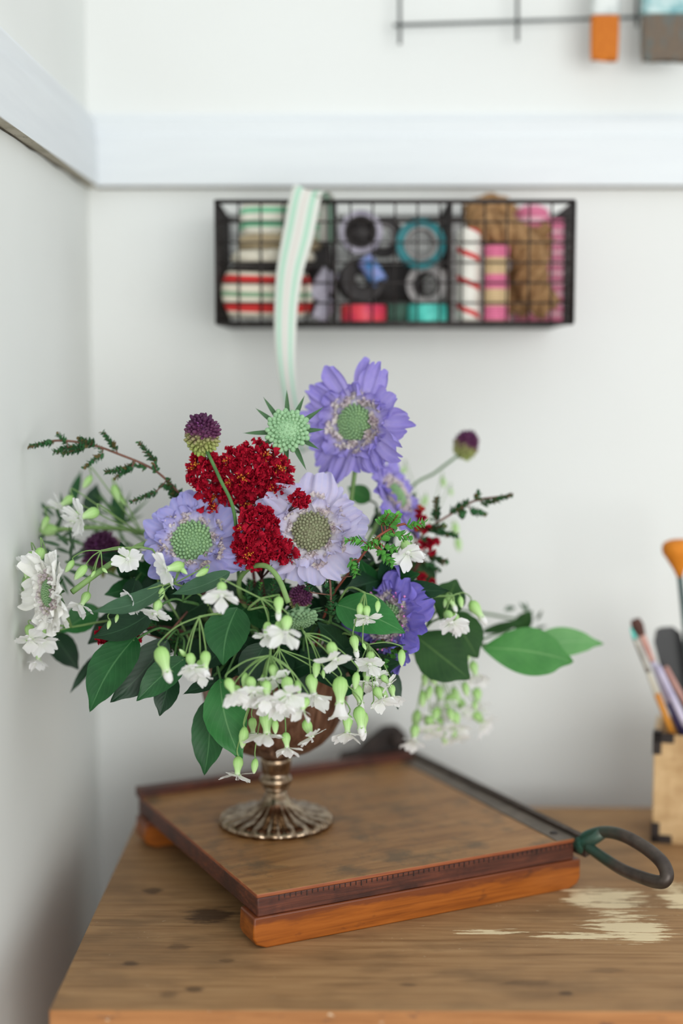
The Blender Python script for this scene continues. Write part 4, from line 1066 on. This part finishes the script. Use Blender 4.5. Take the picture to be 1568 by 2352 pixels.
m_rib_b = plain('beige_linen', (188, 170, 138), (164, 146, 116), .85, 200)
m_rib_c = plain('cream_cotton', (214, 208, 192), (196, 188, 170), .85, 200)
m_black = plain('black_ribbon', (46, 42, 42), (62, 56, 56), .6, 100)
m_lav = plain('grey_lavender_ribbon', (176, 170, 184), (140, 134, 150), .5, 60)
m_teal = plain('teal_ribbon', (0, 128, 134), (10, 104, 112), .5, 80)
m_turq = plain('turquoise_ribbon', (92, 212, 196), (60, 180, 168), .5, 80)
m_pinkred = plain('coral_ribbon', (232, 74, 70), (206, 50, 88), .45, 30)
m_greyr = plain('grey_ribbon', (170, 164, 162), (140, 136, 136), .6, 80)
m_blu = plain('blue_printed_ribbon', (40, 120, 180), (150, 150, 200), .5, 70)
m_jute = plain('brown_jute', (172, 134, 92), (136, 100, 64), .9, 140, bump=.4)
m_pink = stripes('pink_twine', (214, 120, 150), [(.05 + .1 * i, .09 + .1 * i, (236, 190, 200)) for i in range(9)])
def crumple(nu=28, nv=16, w=.07, d_=.05, h=.02, seed=0):
    """a folded, pillowy bundle of ribbon: closed band with soft bulges"""
    rr = random.Random(seed); p1, p2 = rr.uniform(0, 6), rr.uniform(0, 6); m = MB()
    prof = []
    def fn(u, v):
        a = 2 * PI * u; e = .5
        cx = math.copysign(abs(math.cos(a)) ** e, math.cos(a)); cy = math.copysign(abs(math.sin(a)) ** e, math.sin(a))
        k = 1 + .04 * math.sin(3 * a + p1) + .03 * math.sin(5 * a + p2 + v * 4); bul = 1 - .12 * (2 * v - 1) ** 2
        return (w * .5 * cx * k * bul, d_ * .5 * cy * k * bul, h * (v - .5) + .0012 * math.sin(2 * a + p2))
    m.grid(nu, nv, fn, closed=True)
    m.face([i for i in range(nu)][::-1]); m.face([nv * nu + i for i in range(nu)])
    return m
YI = YB + .034
def place(px, py, dy=0.0): return at(px, py, YI + dy)
def sz(n): return px2m(n, YI)
def item(name, me, label, cat, P, rot=None, group=None):
    o = single(name, me, label, cat, Matrix.Translation(P) @ (rot or Matrix.Identity(4)), group); return o
item('ribbon_bundle', crumple(w=sz(185), d_=.06, h=sz(72), seed=1).data('ribbon', m_rib_g), 'folded white ribbon with green stripes on top in the left basket compartment', 'ribbon', place(640, 507, .01))
item('ribbon_bundle', crumple(w=sz(190), d_=.06, h=sz(30), seed=2).data('ribbon', m_rib_b), 'beige linen ribbon folded beneath the green-striped ribbon in the basket', 'ribbon', place(640, 560, .01))
item('ribbon_bundle', crumple(w=sz(190), d_=.06, h=sz(30), seed=3).data('ribbon', m_rib_c), 'cream cotton ribbon folded just above the red-striped ribbon in the basket', 'ribbon', place(625, 592, .0))
item('ribbon_bundle', crumple(w=sz(205), d_=.062, h=sz(96), seed=4).data('ribbon', m_rib_r), 'folded cream ribbon with red stripes at the bottom left of the basket', 'ribbon', place(612, 677, .0))
item('ribbon_bundle', crumple(w=sz(200), d_=.058, h=sz(14), seed=14).data('ribbon', m_black), 'thin black ribbon pressed flat between cream and red-striped ribbons', 'ribbon', place(625, 615, .004))
def spool(name, label, P, r, width, hub, mats, axis=(0, -1, 0), group='ribbon spools', inner=.55, hubc=None):
    rt = root(name, label, 'ribbon spool', P, group); M = frame(P, axis)
    m = MB(); w2 = width / 2
    m.lathe([(r * .97, -w2 * .9), (r, -w2 * .5), (r, w2 * .5), (r * .97, w2 * .9)], 32, cap=False)
    m.lathe([(r * .97, w2 * .9), (r * inner, w2 * .86)], 32, cap=False); m.lathe([(r * inner, -w2 * .86), (r * .97, -w2 * .9)], 32, cap=False)
    part('ribbon', m.data('ribbon', mats[0]), rt, M)
    m = MB(); q = r * inner
    m.lathe([(q, -w2), (q, w2), (q * .86, w2), (q * .86, -w2), (q, -w2)], 28, cap=False)
    part('core', m.data('core', mats[1]), rt, M)
    return rt
spool('ribbon_spool', 'black ribbon spool with a pale grey ring, facing out at top of the middle compartment', place(828, 535, .0), sz(50), .03, 0, (m_lav, m_black), inner=.72)
item('ribbon_roll', MB().lathe([(sz(33), -.012), (sz(34), 0), (sz(33), .012)], 24).data('ribbon', m_black), 'dark rolled ribbon sitting inside the pale grey ring spool', 'ribbon', place(828, 535, .006), Matrix.Rotation(PI / 2, 4, 'X'))
spool('ribbon_spool', 'dark charcoal ribbon spool behind the grey-ringed spool', place(880, 545, .05), sz(48), .03, 0, (m_black, m_greyr))
spool('ribbon_spool', 'teal satin ribbon spool in the middle compartment', place(965, 562, .0), sz(57), .032, 0, (m_teal, m_greyr), inner=.66)
spool('ribbon_spool', 'grey ribbon spool below the teal spool', place(985, 655, .005), sz(48), .03, 0, (m_greyr, m_black), axis=(-.3, -1, 0), inner=.6)
spool('ribbon_spool', 'turquoise ribbon spool standing at the bottom of the middle compartment', place(982, 722, -.004), sz(46), sz(50), 0, (m_turq, m_greyr), axis=(0, 0, 1))
spool('ribbon_spool', 'coral red ribbon spool at the bottom left of the middle compartment', place(834, 722, -.004), sz(52), sz(46), 0, (m_pinkred, m_black), axis=(0, 0, 1))
spool('ribbon_spool', 'black ribbon spool lying between the coral spool and the grey-ringed spool', place(828, 645, .02), sz(52), .028, 0, (m_black, m_black), axis=(.2, -1, .1), inner=.4)
spool('ribbon_spool', 'blue printed ribbon spool tilted in the middle compartment', place(855, 622, -.01), sz(20), sz(70), 0, (m_blu, m_black), axis=(.5, -.2, -.8), inner=.4)
item('ribbon_roll', crumple(w=sz(46), d_=.03, h=sz(70), seed=7).data('ribbon', m_lav), 'silvery lavender ribbon curled at right in the left compartment, upper of two', 'ribbon', place(742, 655, -.005), Matrix.Rotation(.5, 4, 'Y'), 'silvery ribbon curls')
item('ribbon_roll', crumple(w=sz(40), d_=.03, h=sz(55), seed=8).data('ribbon', m_lav), 'silvery lavender ribbon curled at right in the left compartment, lower of two', 'ribbon', place(742, 710, -.005), Matrix.Rotation(.45, 4, 'Y'), 'silvery ribbon curls')
item('ribbon_roll', crumple(w=sz(100), d_=.04, h=sz(170), seed=9).data('ribbon', m_black), 'black ribbon bundle behind the hanging ribbon in the left compartment', 'ribbon', place(716, 640, .055))
item('ribbon_roll', crumple(w=sz(120), d_=.04, h=sz(110), seed=10).data('ribbon', m_black), 'black ribbon bundle at the back of the middle compartment', 'ribbon', place(915, 660, .07))
item('ribbon_roll', crumple(w=sz(50), d_=.03, h=sz(50), seed=12).data('ribbon', plain('dark_green_ribbon', (40, 74, 60), (60, 96, 80), .6)), 'dark green ribbon at the bottom between coral and turquoise spools', 'ribbon', place(912, 722, .01))
# helical striped paper straw bundle
def helix_mat():
    t = NT('red_white_candy_stripe'); uv = t.sep(t.tex('UV'))
    k = t.math('FRACT', t.math('ADD', t.math('MULTIPLY', uv[1], 3.3), uv[0]))
    c = t.mix(t.math('LESS_THAN', k, .2), (232, 228, 218), (206, 44, 44))
    return t.fin(c, .5, 0, .4)
item('striped_roll', MB().lathe(even([(sz(20), 0), (sz(26), sz(5)), (sz(27), sz(190)), (sz(24), sz(204)), (sz(15), sz(208))]), 28).data('roll', helix_mat()), 'white roll with red spiral stripes standing in the right compartment', 'wrapping roll', at(1074, 738, YI - .008))
def twine_roll_mat():
    t = NT('pink_cream_twine'); uv = t.sep(t.tex('UV'))
    c = t.mix(t.framp(t.math('SINE', t.math('MULTIPLY', uv[1], 15.0)), -.1, .3), (206, 176, 128), (218, 96, 142))
    c = t.mix(t.framp(t.math('SINE', t.math('MULTIPLY', uv[1], 190.0)), 0, 1, 0, .3), c, (240, 220, 210))
    return t.fin(c, .8, 0, .2)
item('twine_spool', MB().lathe(even([(sz(31), 0), (sz(32), sz(8)), (sz(28), sz(14)), (sz(30), sz(60)), (sz(27), sz(110)), (sz(29), sz(150)), (sz(31), sz(160)), (sz(29), sz(168))]), 28).data('spool', twine_roll_mat()), 'pink and cream baker\'s twine spool beside the red-striped roll', 'twine', at(1137, 738, YI - .01))
def skein(label, pts_, r, mat, seed, name='jute_skein'):
    rr = random.Random(seed); sp = spline([at(x, y, YI + dy) for x, y, dy in pts_], 8); m = MB()
    n = len(sp); m.tube(sp, [r * (.8 + .25 * math.sin(PI * i / (n - 1)) + .05 * math.sin(i * 1.3)) for i in range(n)], 14)
    rt = root(name, label, 'twine', sp[0], 'jute twine hanks'); part('core', m.data('core', mat), rt)
    for s in range(5):
        ph = s * 2 * PI / 5; q = []
        for i in range(n):
            t = (sp[min(i + 1, n - 1)] - sp[max(i - 1, 0)]).normalized(); o1 = t.cross(Vector((0, 1, 0))).normalized(); o2 = t.cross(o1); a = ph + i * .35
            rr_ = r * (.8 + .25 * math.sin(PI * i / (n - 1))) * .95; q.append(sp[i] + (o1 * math.cos(a) + o2 * math.sin(a)) * rr_)
        part('strand', MB().tube(q, r * .28, 6).data('strand', mat), rt)
    return rt
skein('thick brown jute hank twisting from top to bottom in the right compartment', [(1105, 472, .03), (1110, 520, .02), (1170, 540, .01), (1215, 590, .008), (1222, 660, .008), (1260, 710, .01)], sz(34), m_jute, 1)
skein('brown jute hank coiled at the bottom right of the basket', [(1185, 715, .03), (1200, 640, .04), (1245, 560, .05), (1240, 520, .05)], sz(32), m_jute, 2)
skein('short brown jute hank at the top of the right compartment', [(1075, 500, .05), (1130, 480, .05), (1170, 500, .05)], sz(30), m_jute, 3)
item('twine_spool', MB().lathe(even([(sz(42), 0), (sz(48), sz(30)), (sz(50), sz(150)), (sz(46), sz(220)), (sz(38), sz(262)), (sz(20), sz(270))]), 30).data('spool', m_pink), 'tall pink twine cone at the back right, rising above the basket rim', 'twine', at(1218, 738, YI + .07))
item('twine_spool', MB().lathe(even([(sz(28), 0), (sz(31), sz(20)), (sz(31), sz(200)), (sz(26), sz(235))]), 30).data('spool', m_pink), 'pink twine cone at the far right end of the basket', 'twine', at(1268, 738, YI + .05))
# hanging ribbon
def hang_mat():
    t = NT('pale_green_striped_ribbon'); uv = t.sep(t.tex('UV')); u = uv[0]; c = t.mix(0.0, (228, 230, 222), (228, 230, 222))
    for a, b_, cc in ((.14, .30, (184, 222, 200)), (.66, .82, (184, 222, 200)), (.44, .52, (226, 216, 210))):
        f = t.math('MULTIPLY', t.framp(u, a - .02, a + .02), t.framp(u, b_ - .02, b_ + .02, 1, 0)); c = t.mix(f, c, cc)
    return t.fin(c, .7, 0, .2, .15)
hs = [(745, 560, 30, .05, 0), (742, 480, 32, .03, 0), (730, 447, 34, .012, 0), (714, 438, 36, -.006, 0), (702, 452, 35, -.012, 0), (684, 540, 35, -.015, 0), (666, 620, 30, -.018, 0), (657, 700, 26, -.02, 0), (655, 780, 24, -.024, 0), (658, 850, 20, -.03, 0), (668, 920, 18, -.036, 0), (684, 985, 17, -.04, 0), (705, 1035, 14, -.044, 0)]
cl = [at(x, y, YB + dy) for x, y, w_, dy, _ in hs]; ws = [px2m(w_, YB) for _, _, w_, _, _ in hs]
cs = spline(cl, 6); wsp = [ws[min(len(ws) - 1, int(i / 6))] * (1 - (i % 6) / 6) + ws[min(len(ws) - 1, int(i / 6) + 1)] * ((i % 6) / 6) for i in range(len(cs))]
m = MB(); n = len(cs) - 1
def rf(u, v):
    i = min(n, int(round(v * n))); p = cs[i]; t = (cs[min(i + 1, n)] - cs[max(i - 1, 0)]).normalized()
    sd = Vector((1, 0, 0)); sd = (sd - t * sd.dot(t)).normalized()
    if i < 22: sd = (sd + Vector((0, 0, -.08))).normalized()
    return p + sd * ((u - .5) * 2 * wsp[i]) + Vector((0, -.0015 * math.sin(PI * u), 0))
m.grid(8, n, rf)
o = single('hanging_ribbon', m.data('ribbon', hang_mat()), 'long white ribbon with pale green stripes hanging over the basket rim down to the flowers', 'ribbon')
s_ = o.modifiers.new('thick', 'SOLIDIFY'); s_.thickness = .0005

# ------------------------------------------------------------------ wire grid and hanging brushes at the top
YG = 1.628
gr = root('wire_grid', 'grey wire grid panel hanging on the wall at the top right', 'wire grid', at(1188, 50, YG))
m = MB()
def gw(x0, y0, x1, y1, r=.0019): m.tube([at(x0, y0, YG), at(x1, y1, YG)], r, 8)
gw(903, 58, 1760, 30, .0021); gw(895, -215, 1760, -243, .0021)
for x, yb in ((918, 102), (1188, 95), (1462, 62), (1735, 60)): gw(x, yb, x - 1, -420, .0019)
part('wires', m.data('wires', m_gridwire), gr)
def bristle_mat(name, c1, c2, c3=None):
    t = NT(name); n = t.noise(t.mapping(t.tex(), (700, 700, 30)), 1.5, 4); n2 = t.noise(t.mapping(t.tex(), (60, 60, 14)), 1.5, 3)
    c = t.ramp(n, [(.3, c1), (.7, c2)])
    if c3: c = t.mix(t.framp(n2, .5, .62, 0, .85), c, c3)
    return t.fin(c, .7, 0, .3)
def flatbrush(label, cx, ytop, yferr, ytip, wpx, mb, mf, thick, Y, tilt=0):
    P = at(cx, yferr, Y); h = px2m(ytip - yferr, Y); wd = px2m(wpx, Y); fh = px2m(60, Y)
    rt = root('paint_brush', label, 'paint brush', P, 'brushes hanging from the wire grid'); M = Matrix.Translation(P)
    m = MB(); rr = random.Random(int(cx))
    def prow(z, sx, sy): return [(sx * math.copysign(abs(math.cos(a)) ** .35, math.cos(a)) * wd / 2, sy * math.copysign(abs(math.sin(a)) ** .5, math.sin(a)) * thick / 2, z) for a in [2 * PI * i / 40 for i in range(40)]]
    rows = [prow(0, .96, .95), prow(-h * .3, .99, .9), prow(-h * .75, .97, .6), prow(-h, .93, .3)]
    rows[-1] = [(x, y, z + rr.uniform(0, h * .10)) for x, y, z in rows[-1]]
    for r_ in rows:
        for p in r_: m.vert(p)
    for j in range(3):
        for i in range(40): a = j * 40 + i; b_ = j * 40 + (i + 1) % 40; m.face((a, a + 40, b_ + 40, b_))
    m.face([120 + i for i in range(40)])
    part('bristles', m.data('bristles', mb), rt, M)
    m = MB()
    rows = [prow(z, s, 1.05) for z, s in ((-.0005, 1.0), (fh * .1, 1.0), (fh * .12, 1.03), (fh * .2, 1.03), (fh * .22, 1.0), (fh * .5, 1.0), (fh * .52, 1.03), (fh * .6, 1.03), (fh * .62, 1.0), (fh, .98))]
    for r_ in rows:
        for p in r_: m.vert(p)
    for j in range(len(rows) - 1):
        for i in range(40): a = j * 40 + i; b_ = j * 40 + (i + 1) % 40; m.face((a, b_, b_ + 40, a + 40))
    m.face(list(range(40))[::-1]); m.face([len(rows) * 40 - 40 + i for i in range(40)])
    part('ferrule', m.data('ferrule', mf), rt, M)
    part('handle', MB().tube([Vector((0, 0, fh)), Vector((0, 0, fh + .02)), Vector((0, 0, fh + .05)), Vector((0, 0, fh + .11))], [wd * .34, wd * .22, wd * .16, wd * .2], 16).data('handle', m_rib_c), rt, M)
def ferr(name, c1, c2, c3):
    t = NT(name); n = t.noise(t.tex(), 70, 4); c = t.ramp(n, [(.42, c1), (.55, c2), (.7, c3)]); return t.fin(c, .4, .25, .4)
flatbrush('narrow flat brush with orange bristles hanging from the wire grid', 1389, -30, 36, 137, 64, bristle_mat('orange_bristles', (206, 120, 36), (186, 100, 24)), ferr('white_ferrule', (206, 209, 206), (196, 200, 198), (172, 178, 176)), .014, YG - .022)
flatbrush('wide flat brush with grey-brown paint-stained bristles at the top right corner', 1535, -30, 35, 140, 124, bristle_mat('stained_bristles', (122, 104, 86), (96, 88, 80), (84, 108, 112)), ferr('blue_stained_ferrule', (176, 198, 198), (140, 178, 180), (86, 140, 148)), .016, YG - .026)

# ------------------------------------------------------------------ box with brushes at the right
BXC = atz(1496, 1935, TZ)
ang = math.radians(-14); XM = Matrix.Translation(BXC) @ Matrix.Rotation(ang, 4, 'Z')
bw, bd_, bh = .125, .085, .113
bxr = root('brush_box', 'light wooden box with black metal corners holding brushes, at the right edge of the dresser', 'box', XM @ Vector((bw / 2, bd_ / 2, 0)))
m_box = wood('blond_box_wood', (182, 146, 100), (206, 172, 126), (218, 188, 144), (8, 30, 24), .6, (170, 132, 88))
t_ = .006
for nme, lo, hi in (('front_board', (0, 0, .004), (bw, t_, bh)), ('back_board', (0, bd_ - t_, .004), (bw, bd_, bh)), ('side_board', (0, t_, .004), (t_, bd_ - t_, bh)), ('side_board', (bw - t_, t_, .004), (bw, bd_ - t_, bh)), ('bottom_board', (0, 0, 0), (bw, bd_, .0045))):
    bevel(part(nme, MB().box(lo, hi).data(nme, m_box, False), bxr, XM), .0012)
def corner(x, z, sx, sz_):
    m = MB(); e = .0012; L = .020; wv = .0075
    for (a0, a1, c0, c1) in ((0, L, 0, wv), (0, wv, 0, L)):
        xs = sorted((x - sx * e, x + sx * a1)); zs = sorted((z - sz_ * e, z + sz_ * c1)); m.box((xs[0], -e, zs[0]), (xs[1], .0002, zs[1]))
        xs = sorted((x - sx * e, x + sx * .0002)); m.box((xs[0], -e, zs[0]), (xs[1], a1, zs[1]))
    xs = sorted((x - sx * e, x + sx * L)); zs = sorted((z - sz_ * .0002, z - sz_ * .0014))
    if sz_ < 0: m.box((xs[0], -e, z), (xs[1], .0075, z + .0012)); m.box((x - e if sx > 0 else x - .0075, -e, z), (x + .0075 if sx > 0 else x + e, .02, z + .0012))
    m.ball((x + sx * .014, -.0014, z + sz_ * .004), .0016, 8, 6)
    bevel(part('metal_corner', m.data('metal_corner', m_blackiron, False), bxr, XM), .0004)
for x, sx in ((0, 1), (bw, -1)):
    for z, s2 in ((.0015, 1), (bh, -1)): corner(x, z, sx, s2)
# brushes
def artbrush(label, base, tip, r, segs, Y0, Y1, name='artist_brush', cat='paint brush'):
    """segs: (t0, t1, r0, r1, material, partname), t from the box (0) to the tip (1)"""
    a = at(*base, Y0); b_ = at(*tip, Y1)
    rt = root(name, label, cat, a, 'brushes standing in the box')
    for t0, t1, r0, r1, mt, pn in segs:
        n = 6; part(pn, MB().tube([a.lerp(b_, t0 + (t1 - t0) * i / n) for i in range(n + 1)], [r * (r0 + (r1 - r0) * (i / n)) for i in range(n + 1)], 12).data(pn, mt), rt)
    return rt
YX = BXC.y + .03
m_ferr = plain('silver_ferrule', (196, 190, 178), (150, 146, 138), .3, 60, .8)
m_yel = plain('yellow_ochre_handle', (222, 150, 46), (206, 130, 40), .4, 50)
m_navy = plain('navy_handle', (52, 50, 96), (80, 74, 120), .35, 50)
m_lilac = plain('pearly_lilac_handle', (208, 200, 220), (180, 172, 200), .35, 50)
m_pinkh = plain('pinkish_wood_handle', (206, 160, 146), (186, 136, 126), .5, 50)
m_plastic = plain('black_plastic', (26, 26, 28), (34, 33, 34), .35, 40)
artbrush('thin brush with ochre handle and teal-grey ferrule, leftmost in the box', (1566, 1740), (1448, 1442), .0022, [(0, .5, 1.3, 1.5, m_yel, 'handle'), (.5, .66, 1.5, 1.1, m_rib_c, 'band'), (.66, .92, 1.1, 1.2, m_ferr, 'ferrule'), (.92, 1.0, 1.2, .4, m_turq, 'bristles')], YX, YX - .005)
artbrush('flat brush with brown bristles and pale ferrule leaning left in the box', (1600, 1760), (1458, 1424), .0034, [(0, .45, 1.2, 1.4, m_navy, 'handle'), (.45, .72, 1.4, .9, m_lilac, 'collar'), (.72, .90, .9, 1.2, m_pinkh, 'ferrule'), (.90, .96, 1.3, 1.9, plain('brown_bristles', (96, 62, 52), (76, 50, 44), .8), 'bristles'), (.96, 1.0, 1.9, 1.5, MATS['brown_bristles'], 'bristles')], YX + .006, YX)
artbrush('lilac handled brush in front of the black comb in the box', (1610, 1740), (1510, 1530), .0036, [(0, .35, 1, 1, m_navy, 'handle'), (.35, 1, 1.1, .9, m_lilac, 'handle')], YX - .01, YX - .015)
artbrush('pink wooden handle lying against the black comb in the box', (1620, 1700), (1528, 1532), .0030, [(0, 1, 1, .9, m_pinkh, 'handle')], YX + .012, YX + .012)
# black flat tool
m = MB(); A = at(1590, 1720, YX + .03); Bp = at(1528, 1440, YX + .03); ax = (Bp - A).normalized(); sd = ax.cross(Vector((0, -1, 0))).normalized(); L = (Bp - A).length
out = [(0, -.006), (.35 * L, -.012), (.7 * L, -.016), (.93 * L, -.014), (.985 * L, -.008), (L, .004), (.99 * L, .010), (.9 * L, .015), (.6 * L, .014), (.3 * L, .010), (0, .006)]
for dy in (0, .004):
    for (q, s) in out: m.vert(A + ax * q - sd * s + Vector((0, dy, 0)))
n = len(out); m.face(list(range(n))); m.face([n + i for i in range(n)][::-1])
for i in range(n): j = (i + 1) % n; m.face((j, i, n + i, n + j))
bo_ = root('black_comb', 'flat black plastic comb standing in the brush box', 'comb', A)
part('body', m.data('body', m_plastic, False), bo_)
# fan / mop brush
P0 = at(1600, 1700, YX + .02); P1 = at(1560, 1316, YX + .01); P2 = at(1556, 1245, YX + .01)
fb = root('mop_brush', 'round soft brush with orange bristles standing tallest in the box', 'paint brush', P0, 'brushes standing in the box')
part('handle', MB().tube([P0, P0.lerp(P1, .5), P1], [.003, .0035, .003], 12).data('handle', plain('teal_black_handle', (70, 96, 92), (50, 60, 62), .4)), fb)
ax = (P2 - P1).normalized(); m = MB()
prof = [(.003, -.004), (.006, .004), (.0105, .012), (.0155, .021), (.0165, .027), (.0145, .032), (.009, .0345), (.003, .0352)]
part('bristles', m.lathe(prof, 28, mod=lambda r, z, a, k: r * (1 + .04 * math.sin(9 * a + z * 300))).data('bristles', bristle_mat('soft_orange_bristles', (226, 140, 40), (204, 118, 30))), fb, frame(P1, ax))
